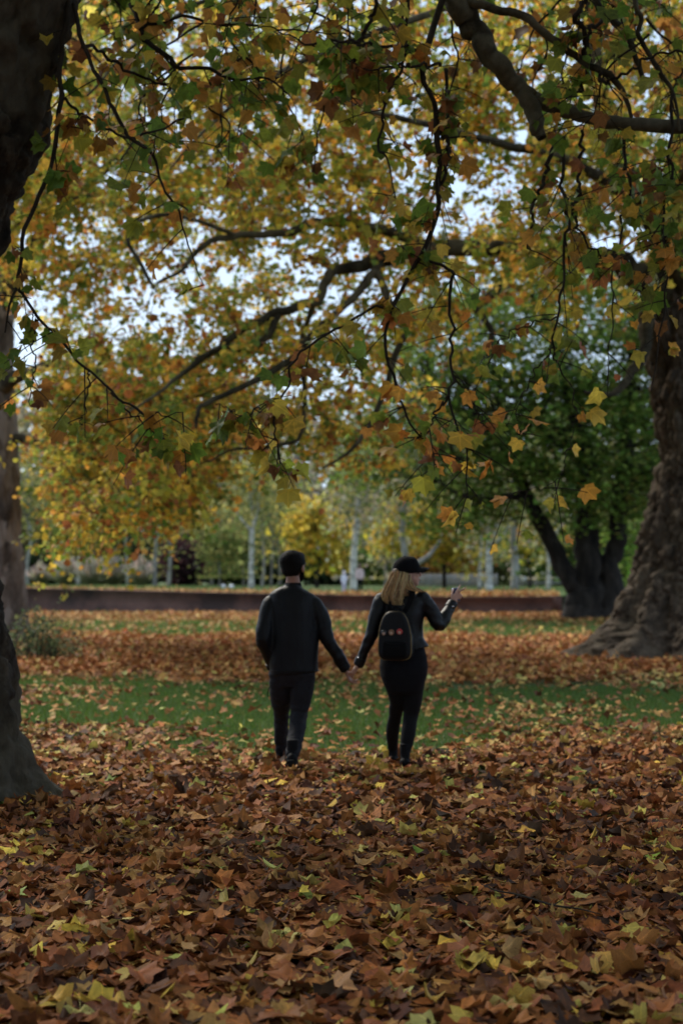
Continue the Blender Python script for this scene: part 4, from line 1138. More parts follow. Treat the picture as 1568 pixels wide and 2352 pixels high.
# birches: (px, Y, height, trunk radius, lean, fork, label, crown?)
BI = M['bark_birch']; BGY = M['bark_grey']
birch = [
    (64, 165, 14, .22, .0, None, 'grey birch trunk close beside the pale left plane', BGY),
    (181, 150, 12, .20, .015, None, 'white birch trunk among the pampas plumes', BI),
    (294, 158, 14, .15, -.01, None, 'slender pale birch at the right of the pampas grass', BI),
    (356, 140, 13, .22, .06, None, 'birch trunk leaning right beside the purple shrub', BGY),
    (387, 146, 13, .18, .0, None, 'straight pale birch touching the purple shrub', BGY),
    (486, 165, 10, .15, .0, None, 'thin dull birch with hanging foliage right of the purple shrub', BGY),
    (577, 132, 12, .25, .01, (4.5, [(-1.15, 1.3, .62), (.55, 1.9, .7)]), 'white forked birch left of the man', BI),
    (601, 150, 12, .15, .03, None, 'slim birch close right of the forked birch', BGY),
    (622, 158, 12, .13, .0, None, 'thin grey birch left of the man at neck height', BGY),
    (643, 160, 12, .14, .0, None, "thin pale birch touching the man's hair", BGY),
    (812, 112, 12, .28, .035, None, 'thick white leaning birch trunk behind the two small figures', BI),
    (886, 150, 11, .20, .0, None, 'short grey trunk right of the small figures', BGY),
    (934, 128, 13, .30, -.02, None, "pale grey trunk rising above the woman's cap", BGY),
    (903, 150, 10, .16, .0, None, 'pale thin birch left of the cap', BI),
    (1100, 122, 11, .14, .02, None, 'slim white stem left of the twin birch', BI),
    (1122, 120, 11, .30, .0, (3.0, [(.0, 2.2, .6), (.55, 1.5, .5), (1.5, 1.6, .36)]), 'twin stemmed white birch with bough to the right', BI),
    (1180, 126, 12, .34, .03, None, 'thick grey white trunk behind the right end of the wall', BGY),
    (1256, 130, 11, .17, -.01, None, 'thin pale birch near the leaning dark stem', BI),
]
for i, (px, Y, h, tr, lean, fork, lab, mt) in enumerate(birch):
    tr *= .8
    park_tree('birch_tree', lab, px, Y, h, tr, mt, [(lean * h, h * .72, 2.3, 2, h * .26), (lean * h - .8, h * (.62 if fork else .55), 1.6, 1.5, h * .16)], PB_BIRCH if i < 10 else PB_BIRCH + PB_GREY, .16, 1300, 'birch trees on the far lawn', lean, 500 + i, 1.3, fork)
# weeping foliage hanging low between the birches
for i, (px, Y, w, h, lab) in enumerate([(505, 150, 1.7, 5.2, 'pale green weeping birch foliage right of the purple shrub'), (560, 155, 1.5, 5.6, 'pale green weeping birch just left of the forked birch')]):
    park_tree('weeping_birch', lab, px, Y, h, .1, BGY, [(0, h * .75, w, 1.2, h * .3)], PB_BIRCH[:3] + PB_GREEN[:1], .13, 2400, 'birch trees on the far lawn', 0, 540 + i, 1.6)
# leaning bough right of the cap
b = base_pt(930, 118)
o = empty('leaning_bough', b, 'bare pale bough slanting up to the right behind the cap', 'branch')
a = Acc(); p = np.vstack([b, at([950, 985, 1012], [1302, 1276, 1240], 118)]); a.tube(p, [.2, .17, .15, .1], 9, 16); a.build('limb', BGY, o, True)

# --- dark evergreen with several stems in front of the right end of the wall
Yd = 66.0
db = at(1362, 1424, Yd); db[2] = 0
dark = empty('evergreen_tree', db, 'dark green many stemmed evergreen tree beside the right end of the wall', 'tree')
ND = []
BD = M['bark_dark']
limb(dark, [(1350, 1440, Yd, 58), (1345, 1400, Yd, 44), (1330, 1365, Yd, 30), (1305, 1320, Yd, 22), (1272, 1262, Yd, 20), (1236, 1200, Yd, 18), (1205, 1130, Yd, 15), (1180, 1070, Yd, 12), (1130, 1000, Yd, 9), (1060, 940, Yd, 6), (980, 900, Yd, 3)], BD, 40, 10, .1, 61, ND)
limb(dark, [(1362, 1445, Yd, 60), (1358, 1390, Yd, 42), (1352, 1330, Yd, 32), (1350, 1240, Yd, 30), (1345, 1120, Yd, 24), (1330, 1000, Yd, 19), (1300, 880, Yd, 14), (1260, 760, Yd, 10), (1220, 660, Yd, 5)], BD, 40, 10, .1, 62, ND)
limb(dark, [(1378, 1440, Yd, 60), (1392, 1380, Yd, 36), (1400, 1310, Yd, 24), (1412, 1240, Yd, 22), (1430, 1120, Yd, 20), (1440, 980, Yd, 15), (1450, 820, Yd, 10), (1440, 680, Yd, 5)], BD, 40, 10, .1, 63, ND)
limb(dark, [(1250, 1225, Yd, 10), (1190, 1140, Yd - 1, 9), (1120, 1150, Yd - 2, 7), (1070, 1140, Yd - 3, 5), (1010, 1110, Yd - 3, 3)], BD, 24, 8, .1, 64, ND)
limb(dark, [(1340, 1060, Yd, 12), (1270, 1010, Yd - 1.5, 9), (1190, 985, Yd - 2.5, 7), (1100, 990, Yd - 3, 4)], BD, 24, 8, .1, 65, ND)
limb(dark, [(1345, 1100, Yd, 10), (1250, 1080, Yd - 1, 8), (1150, 1060, Yd - 2, 6), (1040, 1050, Yd - 3, 3)], BD, 24, 8, .1, 66, ND)
for i, (x0, y0) in enumerate([(1310, 1438), (1420, 1436), (1285, 1432)]):
    limb(dark, [(1350, 1400, Yd, 22), ((1350 + x0) / 2, 1424, Yd - .3, 16), (x0, y0, Yd - .6, 8)], BD, 12, 8, .1, 67 + i)
def dark_density(px, py):
    top = np.interp(px, [780, 840, 900, 1000, 1150, 1300, 1450, 1600], [1060, 960, 760, 640, 590, 560, 600, 640])
    bot = np.interp(px, [780, 860, 960, 1000, 1080, 1160, 1230, 1300, 1360, 1430, 1500, 1600], [1110, 1120, 1160, 1210, 1240, 1190, 1130, 1190, 1230, 1215, 1180, 1180])
    return np.clip((py - top) / 60, 0, 1) * np.clip((bot - py) / 40, 0, 1) * np.where((py > 960) & (py < 1130) & (px > 1100) & (px < 1300), .75, 1)
r = np.random.default_rng(91)
Cd = canopy_points(900, 780, 1600, 540, 1250, Yd - 4.5, Yd + 4, 92, dark_density)
tw = Acc()
N = np.concatenate(ND); j = np.linalg.norm(Cd[:, None] - N[None, :, :3], axis=2).argmin(1)
v, q = tubes(bez(N[j, :3], (N[j, :3] + Cd) / 2 + [0, 0, .3], Cd, 6), np.full((len(Cd), 1), .03) * np.linspace(1, .3, 6)[None], 4); tw.add(v, None, q)
tw.build('twigs', BD, dark, kind='stuff')
k = np.repeat(np.arange(len(Cd)), 37)
P = Cd[k] + r.normal(0, 1, (len(k), 3)) * np.array([.75, .75, .16]); P[:, 2] -= .25 * np.hypot(P[:, 0] - Cd[k][:, 0], P[:, 1] - Cd[k][:, 1])
PAL_YEW = [(6, (.070, .125, .020)), (5, (.110, .180, .028)), (3, (.16, .225, .036)), (1, (.27, .27, .055))]
n = len(P); a_ = r.uniform(0, 6.28, n)
q = make_leaves('kite', P, np.stack([np.cos(a_), np.sin(a_), r.normal(-.4, .3, n)], -1), unit(r.normal(0, .45, (n, 3)) + [0, -.1, 1]), .118 * np.exp(r.normal(0, .25, n)), pick(r, n, PAL_YEW, .2), .3, 93)
a = Acc(); a.add(q[0], q[1], None, q[2], q[3]); a.build('foliage', M['foliage_far'], dark, kind='stuff')
# bright green bush glimpsed between the dark stems and the right trunk
park_tree('shrub', 'bright yellow green bush between the evergreen stems and the right trunk', 1432, 92, 3.4, .1, BD, [(0, 2.5, 1.0, 1.2, 2.2), (-.3, 3.8, .8, 1, 1.2)], [(5, (.14, .24, .03)), (3, (.22, .30, .05)), (2, (.07, .12, .02))], .13, 1700, seed=560, cat='shrub')

# --- pampas grass clumps on the far lawn
r = np.random.default_rng(8)
for i, (px, Y, h, lab) in enumerate([(95, 148, 2.0, 'leftmost low clump of pampas grass'), (150, 144, 2.7, 'tall pampas clump left of the white birch'), (208, 142, 2.9, 'pale pampas clump right of the white birch'),
                                     (262, 146, 2.8, 'feathery pampas clump left of the slender birch'), (322, 140, 2.5, 'rightmost pale pampas clump beside the leaning birch')]):
    b = base_pt(px, Y)
    o = empty('pampas_grass', b, lab, 'grass clump', 'pampas grass clumps')
    n = 420
    ang = r.uniform(0, 6.28, n); sp = r.uniform(.2, 1.3, n); hh = r.uniform(.6, 1.5, n)
    p0 = b + np.stack([np.cos(ang) * .25, np.sin(ang) * .25, 0 * ang], -1)
    e = b + np.stack([np.cos(ang) * sp, np.sin(ang) * sp, hh * .75], -1)
    mid = (p0 + e) / 2; mid[:, 2] += hh * .5
    a = Acc(); v, q = tubes(bez(p0, mid, e, 4), np.full((n, 1), .018) * np.linspace(1, .3, 4)[None], 3)
    a.add(v, None, q, np.repeat(pick(r, n, [(3, (.20, .22, .09)), (3, (.30, .28, .14)), (2, (.13, .17, .06))]), 12, 0)); a.build('blades', M['grass'], o, kind='stuff')
    npl = 110
    ang = r.uniform(0, 6.28, npl); sp = 1.5 * r.uniform(0, 1, npl) ** .7; hh = h * (1.08 - .30 * sp) * r.uniform(.6, 1.1, npl)
    e = b + np.stack([np.cos(ang) * sp, np.sin(ang) * sp * .8, hh], -1)
    p0 = b + np.stack([np.cos(ang) * .2, np.sin(ang) * .2, 0 * ang], -1)
    c_ = np.repeat(pick(r, npl, [(3, (.62, .54, .46)), (2, (.70, .62, .54)), (2, (.50, .43, .34))], .12), 36, 0)
    a = Acc(); v, q = tubes(bez(p0, p0 * .4 + e * .6 + np.stack([0 * ang, 0 * ang, .35 * hh], -1), e, 6), np.tile([[.008, .008, .010, .05, .065, .015]], (npl, 1)), 6)
    a.add(v, None, q, c_); a.build('plumes', M['foliage_far'], o, True, kind='stuff')

# --- grey picket fence
p0, p1 = base_pt(955, 165), base_pt(1140, 165)
o = empty('picket_fence', (p0 + p1) / 2, 'grey picket fence far off right of the cap', 'fence')
M['old_wood'] = plain('old_wood', (.27, .25, .23), .85, .2, 8, .3)
L = p1[0] - p0[0]
nP = int(L / .16)
pk = Acc(); pk.box((0, 0, .62), (.055, .012, .62)); pk.add([[-.055, -.012, 1.24], [.055, -.012, 1.24], [.055, .012, 1.24], [-.055, .012, 1.24], [0, 0, 1.32]], [[0, 1, 4], [1, 2, 4], [2, 3, 4], [3, 0, 4]])
pm = pk.mesh('picket'); pm.materials.append(M['old_wood'])
for i in range(nP):
    q = bpy.data.objects.new('picket', pm); COL.objects.link(q); q.parent = o
    x = p0[0] + (i + .5) * L / nP
    q.location = V(np.array([x, 165, float(terrace_z(x)) - .02])) - o.location
    q.rotation_euler = (0, random.gauss(0, .015), 0)
for z in (.35, .95):
    a = Acc(); a.box(((p0[0] + p1[0]) / 2, 165.04, p0[2] + z), (L / 2, .02, .045)); a.build('rail', M['old_wood'], o)
for i in range(7):
    a = Acc(); a.box((p0[0] + i * L / 6, 165.12, p0[2] + .65), (.06, .06, .68)); a.build('post', M['old_wood'], o)
# rail fence over the right lawn
p0, p1 = base_pt(1196, 158), base_pt(1300, 158)
o = empty('rail_fence', (p0 + p1) / 2, 'low grey rail fence far off behind the thin pale birch', 'fence')
L = p1[0] - p0[0]
for z in (.45, .9):
    a = Acc(); a.box(((p0[0] + p1[0]) / 2, 158, p0[2] + z), (L / 2, .03, .06)); a.build('rail', M['old_wood'], o)
for i in range(4):
    a = Acc(); a.box((p0[0] + i * L / 3, 158.1, p0[2] + .5), (.07, .07, .6)); a.build('post', M['old_wood'], o)
# small white round sign far off
M['white_paint'] = plain('white_paint', (.78, .76, .82), .5, .4, 5, .06)
b = base_pt(1203, 152)
o = empty('round_sign', b, 'small round white sign on a post far off', 'sign')
a = Acc(); a.tube([b, b + [0, 0, .85]], [.03, .03], 8); a.build('post', M['old_wood'], o)
a = Acc(); c = at(1203, 1329, 152); a.tube([c + [0, .02, 0], c + [0, -.02, 0]], [.19, .19], 20); a.build('plate', M['white_paint'], o)
# two pale stones on the lawn
for px, lab in ((514, 'left one of two pale stones on the far lawn'), (532, 'right one of two pale stones on the far lawn')):
    b = base_pt(px, 134)
    bm = bmesh.new(); bmesh.ops.create_icosphere(bm, subdivisions=2, radius=.2)
    for v in bm.verts:
        v.co += v.co * .25 * float(vnoise(np.array(v.co) * 6 + px)); v.co.z *= .8
    me = bpy.data.meshes.new('stone'); bm.to_mesh(me); bm.free()
    s = link('stone', me, M['white_paint']); s.location = V(b + [0, 0, .12]); tag(s, lab, 'stone', 'pale stones')

# --- ragged undergrowth at the foot of the pale plane
Yu = 32.5
ub = at(88, 1520, Yu); ub[2] = 0
o = empty('shrub', ub, 'scrubby dark undergrowth at the foot of the pale plane', 'shrub')
r = np.random.default_rng(14)
n = 110
bx = r.normal(0, .42, n); byy = r.normal(0, .35, n)
p0 = ub + np.stack([bx, byy, 0 * bx], -1)
hh = r.uniform(.25, 1.05, n) * np.where(bx < -.3, 1.1, 1) * np.exp(-(bx / .8) ** 2)
e = p0 + np.stack([r.normal(0, .22, n), r.normal(0, .2, n), hh], -1)
e[:5] = p0[:5] + np.stack([r.uniform(.3, .9, 5), r.normal(0, .2, 5), r.uniform(.9, 1.5, 5)], -1)
mm = (p0 + e) / 2 + [0, 0, .15]
a = Acc(); v, q = tubes(bez(p0, mm, e, 6), np.full((n, 1), .006) * np.linspace(1, .4, 6)[None], 4); a.add(v, None, q); a.build('stems', M['bark_twig'], o, kind='stuff')
k = np.repeat(np.arange(n), 26); t = r.uniform(.2, 1, len(k))[:, None]
P = p0[k] * (1 - t) ** 2 + 2 * mm[k] * t * (1 - t) + e[k] * t ** 2 + r.normal(0, .045, (len(k), 3))
q = cards(r, P, .024, [(5, (.035, .055, .022)), (3, (.06, .085, .035)), (2, (.10, .12, .05)), (1, (.20, .12, .04)), (2, (.03, .025, .015))], .7, 'kite')
c = Acc(); c.add(q[0], q[1], None, q[2], q[3]); c.build('foliage', M['leaf_air'], o, kind='stuff')
# ------------------------------------------------------------------ people
def zp(zx, zy, Y):
    """place on the couple, read in the enlarged crop of the photograph, at distance Y"""
    return at(551.25 + zx * .3516, 1225 + zy * .3516, Y)

class Solid:
    """overlapping closed shapes fused into one continuous skin by a voxel remesh"""
    def __init__(s): s.a = Acc()
    def loft(s, rings, hint=(1, 0, 0), sides=18):
        """rings: (pos, r_side, r_depth)"""
        P = np.array([r[0] for r in rings], float); ra = np.array([r[1] for r in rings]); rb = np.array([r[2] if len(r) > 2 else r[1] for r in rings])
        T = unit(np.gradient(P, axis=0)); h = np.asarray(hint, float)
        U = unit(h - T * (T @ h)[:, None]); W = np.cross(T, U)
        th = np.arange(sides) * 2 * np.pi / sides
        v = P[:, None] + U[:, None] * (np.cos(th) * ra[:, None])[..., None] + W[:, None] * (np.sin(th) * rb[:, None])[..., None]
        n = len(P); idx = np.arange(n * sides).reshape(n, sides)
        q = np.stack([idx[:-1], np.roll(idx[:-1], -1, 1), np.roll(idx[1:], -1, 1), idx[1:]], -1).reshape(-1, 4)
        i = np.arange(sides); j = (i + 1) % sides
        vv = np.vstack([v.reshape(-1, 3), P[:1], P[-1:]])
        t = np.vstack([np.stack([j, i, np.full(sides, n * sides)], 1), np.stack([idx[-1], idx[-1][j], np.full(sides, n * sides + 1)], 1)])
        s.a.add(vv, t, q)
    def tube(s, pts, radii, n=12, hint=(0, 1, 0)):
        pr = smooth_path(np.column_stack([pts, radii]), n)
        # rounded ends
        s.loft([(p[:3], p[3], p[3]) for p in pr], hint)
        s.ball(pts[0], radii[0]); s.ball(pts[-1], radii[-1])
    def ball(s, c, r, rot=None, n=14):
        r = np.broadcast_to(np.asarray(r, float), (3,))
        u = np.linspace(0, np.pi, n); w = np.arange(2 * n) * np.pi / n
        v = np.stack([np.sin(u)[:, None] * np.cos(w), np.sin(u)[:, None] * np.sin(w), np.cos(u)[:, None] + 0 * w], -1).reshape(-1, 3) * r
        if rot is not None: v = v @ rot.T
        idx = np.arange(n * 2 * n).reshape(n, 2 * n)
        q = np.stack([idx[:-1], idx[1:], np.roll(idx[1:], -1, 1), np.roll(idx[:-1], -1, 1)], -1).reshape(-1, 4)
        s.a.add(v + np.asarray(c), None, q)
    def build(s, name, mat, parent, voxel=.007, smooth=6, disp=None, keep=.5):
        me = s.a.mesh('tmp'); o = bpy.data.objects.new('tmp', me); COL.objects.link(o)
        m_ = o.modifiers.new('r', 'REMESH'); m_.mode = 'VOXEL'; m_.voxel_size = voxel
        if smooth:
            k = o.modifiers.new('s', 'SMOOTH'); k.iterations = smooth; k.factor = .5
        if keep < 1:
            d = o.modifiers.new('d', 'DECIMATE'); d.ratio = keep
        dg = bpy.context.evaluated_depsgraph_get(); dg.update()
        out = bpy.data.meshes.new_from_object(o.evaluated_get(dg))
        bpy.data.objects.remove(o); bpy.data.meshes.remove(me)
        if disp:
            n = len(out.vertices); co = np.empty(n * 3, np.float32); no = np.empty(n * 3, np.float32)
            out.vertices.foreach_get('co', co); out.vertices.foreach_get('normal', no)
            co = co.reshape(-1, 3).astype(float); no = no.reshape(-1, 3)
            out.vertices.foreach_set('co', (co + no * disp(co)[:, None]).astype(np.float32).ravel())
        out.polygons.foreach_set('use_smooth', np.ones(len(out.polygons), bool)); out.update()
        out.name = name
        out.materials.clear()
        return link(name, out, mat, parent)

def folds(amp, sc, st, seed):
    return lambda co: amp * (fbm(co * np.array(st) * sc, 3, seed) * .7 + .6 * (np.abs(vnoise(co * np.array(st) * sc * .6 + 3, seed + 5)) - .3))

def yaw_m(a, tilt=0.0):
    """local (x right, y forward, z up) -> world, turned to the right by a"""
    c, s = math.cos(-a), math.sin(-a)
    ct, st = math.cos(tilt), math.sin(tilt)
    return np.array([[c, -s, 0], [s, c, 0], [0, 0, 1]]) @ np.array([[1, 0, 0], [0, ct, -st], [0, st, ct]])

def head_shape(S, c, Rm, k=1.0):
    L = lambda x, y, z: c + Rm @ (np.array([x, y, z]) * k)
    S.ball(L(0, -.012, .030), np.array([.074, .094, .090]) * k, Rm)
    S.ball(L(0, .030, -.035), np.array([.060, .066, .075]) * k, Rm)
    S.ball(L(0, .062, -.092), np.array([.030, .028, .024]) * k, Rm)
    S.ball(L(0, .048, -.075), np.array([.046, .040, .034]) * k, Rm)
    S.ball(L(0, .070, .028), np.array([.050, .022, .020]) * k, Rm)
    S.loft([(L(0, .088, .022), .008 * k), (L(0, .100, 0), .010 * k), (L(0, .113, -.020), .013 * k), (L(0, .100, -.032), .012 * k)])
    S.ball(L(0, .092, -.054), np.array([.022, .013, .008]) * k, Rm)
    S.ball(L(0, .089, -.067), np.array([.020, .013, .009]) * k, Rm)
    for sgn in (-1, 1):
        S.ball(L(sgn * .040, .066, -.022), np.array([.020, .018, .018]) * k, Rm)
        S.ball(L(sgn * .077, -.008, -.010), np.array([.009, .018, .031]) * k, Rm)
        S.ball(L(sgn * .075, -.002, -.030), np.array([.008, .011, .012]) * k, Rm)

def hand_shape(S, w, f, n, thumb, curl=(.5, .5, .5, .5), k=1.0, thumb_in=.5, spread=.06):
    """w wrist, f finger direction, n the way the palm faces, thumb = +1/-1 side of f x n"""
    f = unit(np.asarray(f, float)); n = np.asarray(n, float); n = unit(n - f * (f @ n)); sd = np.cross(f, n) * thumb
    S.loft([(w - f * .03, .028 * k, .020 * k), (w + f * .01, .028 * k, .019 * k), (w + f * .05 * k, .038 * k, .016 * k), (w + f * .085 * k, .041 * k, .014 * k), (w + f * .097 * k, .037 * k, .010 * k)], sd, 16)
    lens = [.072, .081, .075, .058]
    tips = []
    for i in range(4):
        o = (1.5 - i) * .0205 * k
        p = w + f * (.088 - .004 * abs(i - 1.2)) * k + sd * o
        a = 0; pts = [p - f * .02 * k, p]; rad = [.0095 * k, .0092 * k]
        d0 = unit(f + sd * spread * (1.5 - i))
        for j, (fr, rr) in enumerate(((.45, .0088), (.30, .0080), (.25, .0066))):
            a += curl[i] * (1.0, 1.25, .9)[j]
            d = d0 * math.cos(a) + n * math.sin(a)
            p = p + d * lens[i] * fr * k; pts.append(p); rad.append(rr * k)
        S.loft([(q, r_) for q, r_ in zip(pts, rad)], sd, 10); S.ball(pts[-1], rad[-1], None, 8); tips.append(p)
    p = w + f * .022 * k + sd * .026 * k + n * .006
    d1 = unit(sd * .75 + f * .75 + n * .25 * thumb_in); d2 = unit(sd * (.5 - .5 * thumb_in) + f * .9 + n * .5 * thumb_in)
    pts = [p - d1 * .012, p + d1 * .030 * k, p + d1 * .038 * k + d2 * .022 * k, p + d1 * .038 * k + d2 * .048 * k]
    S.loft([(pts[0], .014 * k), (pts[1], .0118 * k), (pts[2], .0100 * k), (pts[3], .0080 * k)], n, 10); S.ball(pts[-1], .008 * k, None, 8)
    return tips

M['skin_man'] = plain('skin_man', (.30, .15, .10), .5, .35, 18, .12)
M['skin_woman'] = plain('skin_woman', (.52, .31, .24), .5, .35, 18, .10)
M['leather'] = plain('leather', (.0035, .0038, .0055), .5, .22, 45, .3, .003)
M['leather_w'] = plain('leather_w', (.0035, .0038, .0055), .45, .28, 45, .3, .003)
M['denim'] = plain('denim', (.014, .014, .018), .85, .2, 70, .3, .002)
M['shirt'] = plain('shirt', (.007, .007, .009), .9, .15, 80, .25, .002)
M['legging'] = plain('legging', (.004, .004, .005), .8, .2, 80, .2)
M['boot'] = plain('boot', (.005, .005, .006), .75, .14, 25, .3, .002)
M['sole'] = plain('sole', (.006, .006, .006), .8, .2)
M['hair_dark'] = plain('hair_dark', (.005, .0042, .0038), .7, .12, 90, .5, .004)
M['black_cloth'] = plain('black_cloth', (.004, .004, .005), .9, .15, 90, .3, .001)
M['metal'] = plain('metal', (.75, .76, .80), .25, .5, metallic=1.0)
M['black_plastic'] = plain('black_plastic', (.01, .01, .01), .3, .5)

# ---------------- the man
Ym = 14.1
man = empty('person', (float(zp(345, 0, Ym)[0]), Ym, 0), 'man in black jacket and dark cargo trousers walking away, hand in hand', 'person', 'couple walking hand in hand')
def mp(zx, zy, dy=0.0): return zp(zx, zy, Ym + dy)
hd = mp(347, 210, .02); Rm = yaw_m(R(27))
sL, eL, wL = mp(200, 464), mp(158, 690, -.07), mp(208, 868, .05)
sR, eR, wR = mp(486, 464), mp(572, 690, -.02), mp(684, 878, .03)
hipL, knL, anL = mp(272, 900), mp(272, 1180, .24), mp(268, 1452, .38)
hipR, knR, anR = mp(412, 900), mp(384, 1180, .02), mp(343, 1470, -.30)
S = Solid()
head_shape(S, hd, Rm, 1.0)
for sg in (-1, 1): S.ball(hd + Rm @ np.array([sg * .095, -.008, -.024]), (.010, .021, .034), Rm)
S.loft([(hd + Rm @ np.array([0, -.02, -.05]), .052, .055), (mp(345, 300, -.005), .055, .057), (mp(345, 345, 0), .062, .062), (mp(345, 400), .10, .075)])
S.loft([(mp(345, 380), .11, .07), (mp(345, 450), .17, .085), (mp(345, 600), .165, .09), (mp(345, 800), .145, .085), (mp(342, 900), .16, .09), (mp(342, 960), .14, .085)])
S.tube([sL, eL, wL], [.045, .036, .025]); S.tube([sR, eR, wR], [.045, .036, .025])
S.tube([hipL, knL, anL], [.055, .038, .030]); S.tube([hipR, knR, anR], [.055, .038, .030])
S.loft([(anL, .035, .04), (anL + [0, .06, -.06], .035, .03), (anL + [0, .15, -.075], .03, .02)]); S.loft([(anR, .035, .04), (anR + [0, .05, -.05], .035, .03), (anR + [0, .13, -.08], .03, .02)])
hand_shape(S, wL + [.01, .01, -.005], wL - eL + [.03, .04, 0], (1, .2, .1), -1, (.3, .3, .3, .3))
fman = unit(np.array([.14, .0, -1.0]))
hand_shape(S, wR + [.006, 0, -.012], (.32, .05, -.85), (.75, -.15, .35), -1, (.5, .62, .42, .32), 1.0, .5, .22)
S.build('body', M['skin_man'], man, .0042, 2, None, .17)
# hair
S = Solid(); L = lambda x, y, z: hd + Rm @ np.array([x, y, z])
hx = Rm @ np.array([1.0, 0, 0])
S.loft([(L(0, .0, .118), .020, .025), (L(0, -.002, .112), .050, .058), (L(0, -.004, .098), .074, .084), (L(0, -.006, .076), .092, .100), (L(0, -.010, .045), .102, .110), (L(0, -.016, .012), .102, .106), (L(0, -.024, -.012), .096, .094), (L(0, -.034, -.038), .085, .076), (L(0, -.039, -.062), .072, .064), (L(0, -.040, -.084), .058, .052), (L(0, -.040, -.090), .044, .040)], hx, 24)
S.ball(L(0, .04, .072), (.078, .064, .046), Rm)
for sg in (-1, 1): S.ball(L(sg * .072, -.02, .02), (.018, .05, .05), Rm)
S.build('hair', M['hair_dark'], man, .006, 4, lambda co: .0025 * fbm(co * np.array([120, 120, 40]), 3, 3), .38)
S = Solid()     # beard along the jaw

for sg in (-1, 1):
    S.loft([(L(sg * .070, .022, -.005), .009, .012), (L(sg * .068, .026, -.05), .012, .020), (L(sg * .052, .048, -.095), .018, .024), (L(sg * .02, .078, -.115), .022, .022), (L(0, .084, -.118), .022, .022)], (0, 0, 1), 12)
S.build('beard', M['hair_dark'], man, .005, 2, lambda co: .003 * fbm(co * 70, 2, 9), .38)
a = Acc()
for sg in (-1, 1):
    a.tube([L(sg * .080, -.015, .012), L(sg * .081, .01, .018), L(sg * .076, .09, .018)], [.0028, .0028, .003], 6)
    th = np.linspace(0, 2 * np.pi, 17)
    a.tube(np.array([L(sg * .036 + .030 * math.cos(t), .106 - .012 * abs(math.cos(t)) * (1 if math.cos(t) * sg > 0 else 0), .008 + .024 * math.sin(t)) for t in th]), np.full(17, .0028), 6)
a.tube([L(-.008, .109, .014), L(.008, .109, .014)], [.0025, .0025], 6)
a.build('glasses', M['black_plastic'], man, True)
# jacket
S = Solid()
S.loft([(mp(345, 326), .062, .064), (mp(345, 347), .072, .068), (mp(344, 358), .105, .078), (mp(343, 374), .145, .088), (mp(342, 398), .186, .098), (mp(343, 440), .192, .112), (mp(346, 520), .196, .128), (mp(347, 640), .205, .130), (mp(347, 760), .203, .128), (mp(350, 850), .200, .130), (mp(356, 900), .196, .130), (mp(358, 921), .192, .126)], (1, 0, 0), 28)
S.tube([mp(240, 452), sL, (sL + eL) / 2 + [-.012, -.01, 0], eL, (eL + wL) / 2 + [-.004, 0, 0], wL], [.055, .066, .066, .062, .054, .044], 20)
S.tube([mp(450, 452), sR, (sR + eR) / 2 + [.012, 0, .01], eR, (eR + wR) / 2, wR + [-.004, 0, .006]], [.055, .068, .066, .058, .052, .046], 20)
wr = lambda co: folds(.010, 8, (1.3, 1, .6), 12)(co) + .002 * np.sin(co[:, 2] * 60 + 9 * vnoise(co * 9, 3)) * (np.abs(co[:, 0] + .39) > .2) * (co[:, 2] < 1.2)
jk = S.build('jacket', M['leather'], man, .008, 5, wr, .38)
S = Solid(); S.loft([(mp(345, 322), .064, .066), (mp(345, 330), .068, .069), (mp(345, 348), .074, .072)], (1, 0, 0), 24); S.build('collar', M['black_cloth'], jk, .005, 2, None, .38)
a = Acc(); a.tube(mp(356, 896) + np.stack([.199 * np.cos(np.linspace(0, 6.28, 40)), .133 * np.sin(np.linspace(0, 6.28, 40)), 0 * np.linspace(0, 1, 40)], -1), np.full(40, .004), 6); a.build('hem_seam', M['leather'], jk, True)
for (q0, q1) in ((eL, wL), (eR, wR)):
    d = unit(q1 - q0); S = Solid(); S.loft([(q1 - d * .03, .049, .049), (q1 + d * .012, .047, .047), (q1 + d * .022, .041, .041)], (0, 1, 0), 18); S.build('cuff', M['leather'], jk, .005, 2, None, .38)
# trousers
S = Solid()
S.loft([(mp(345, 860), .165, .11), (mp(342, 920), .168, .112), (mp(341, 960), .150, .100), (mp(341, 1000), .10, .07)], (1, 0, 0), 26)
S.tube([mp(268, 930, .02), mp(266, 1050, .10), (knL + mp(268, 1050, .10)) / 2, knL, (knL + anL) / 2 + [-.004, .0, 0], anL + [0, 0, .03]], [.098, .092, .080, .066, .060, .050], 24)
S.tube([mp(414, 930, .0), mp(402, 1050, .01), mp(394, 1110, .01), knR, (knR + anR) / 2 + [.004, 0, 0], anR + [0, 0, .03]], [.098, .092, .080, .070, .066, .054], 24)
S.ball(mp(446, 1035, .0), (.036, .055, .075)); S.ball(mp(232, 1065, .1), (.028, .055, .075))
tr = S.build('trousers', M['denim'], man, .007, 4, lambda co: folds(.011, 11, (.7, .7, 1.5), 31)(co) + .002 * np.sin(co[:, 2] * 80 + 9 * vnoise(co * 9, 8)) * (co[:, 2] < .55), .38)
for c_, r_ in ((mp(452, 1000, -.01), (.034, .062, .014)), (mp(228, 1025, .09), (.026, .06, .014))):
    S = Solid(); S.ball(c_, r_); S.build('pocket_flap', M['denim'], tr, .005, 2, None, .38)
a = Acc(); a.tube([mp(208, 985, .02), mp(190, 1010, .0), mp(180, 1050, 0), mp(186, 1068, 0)], [.004, .004, .004, .004], 6, 12); a.build('strap', M['black_cloth'], tr, True)
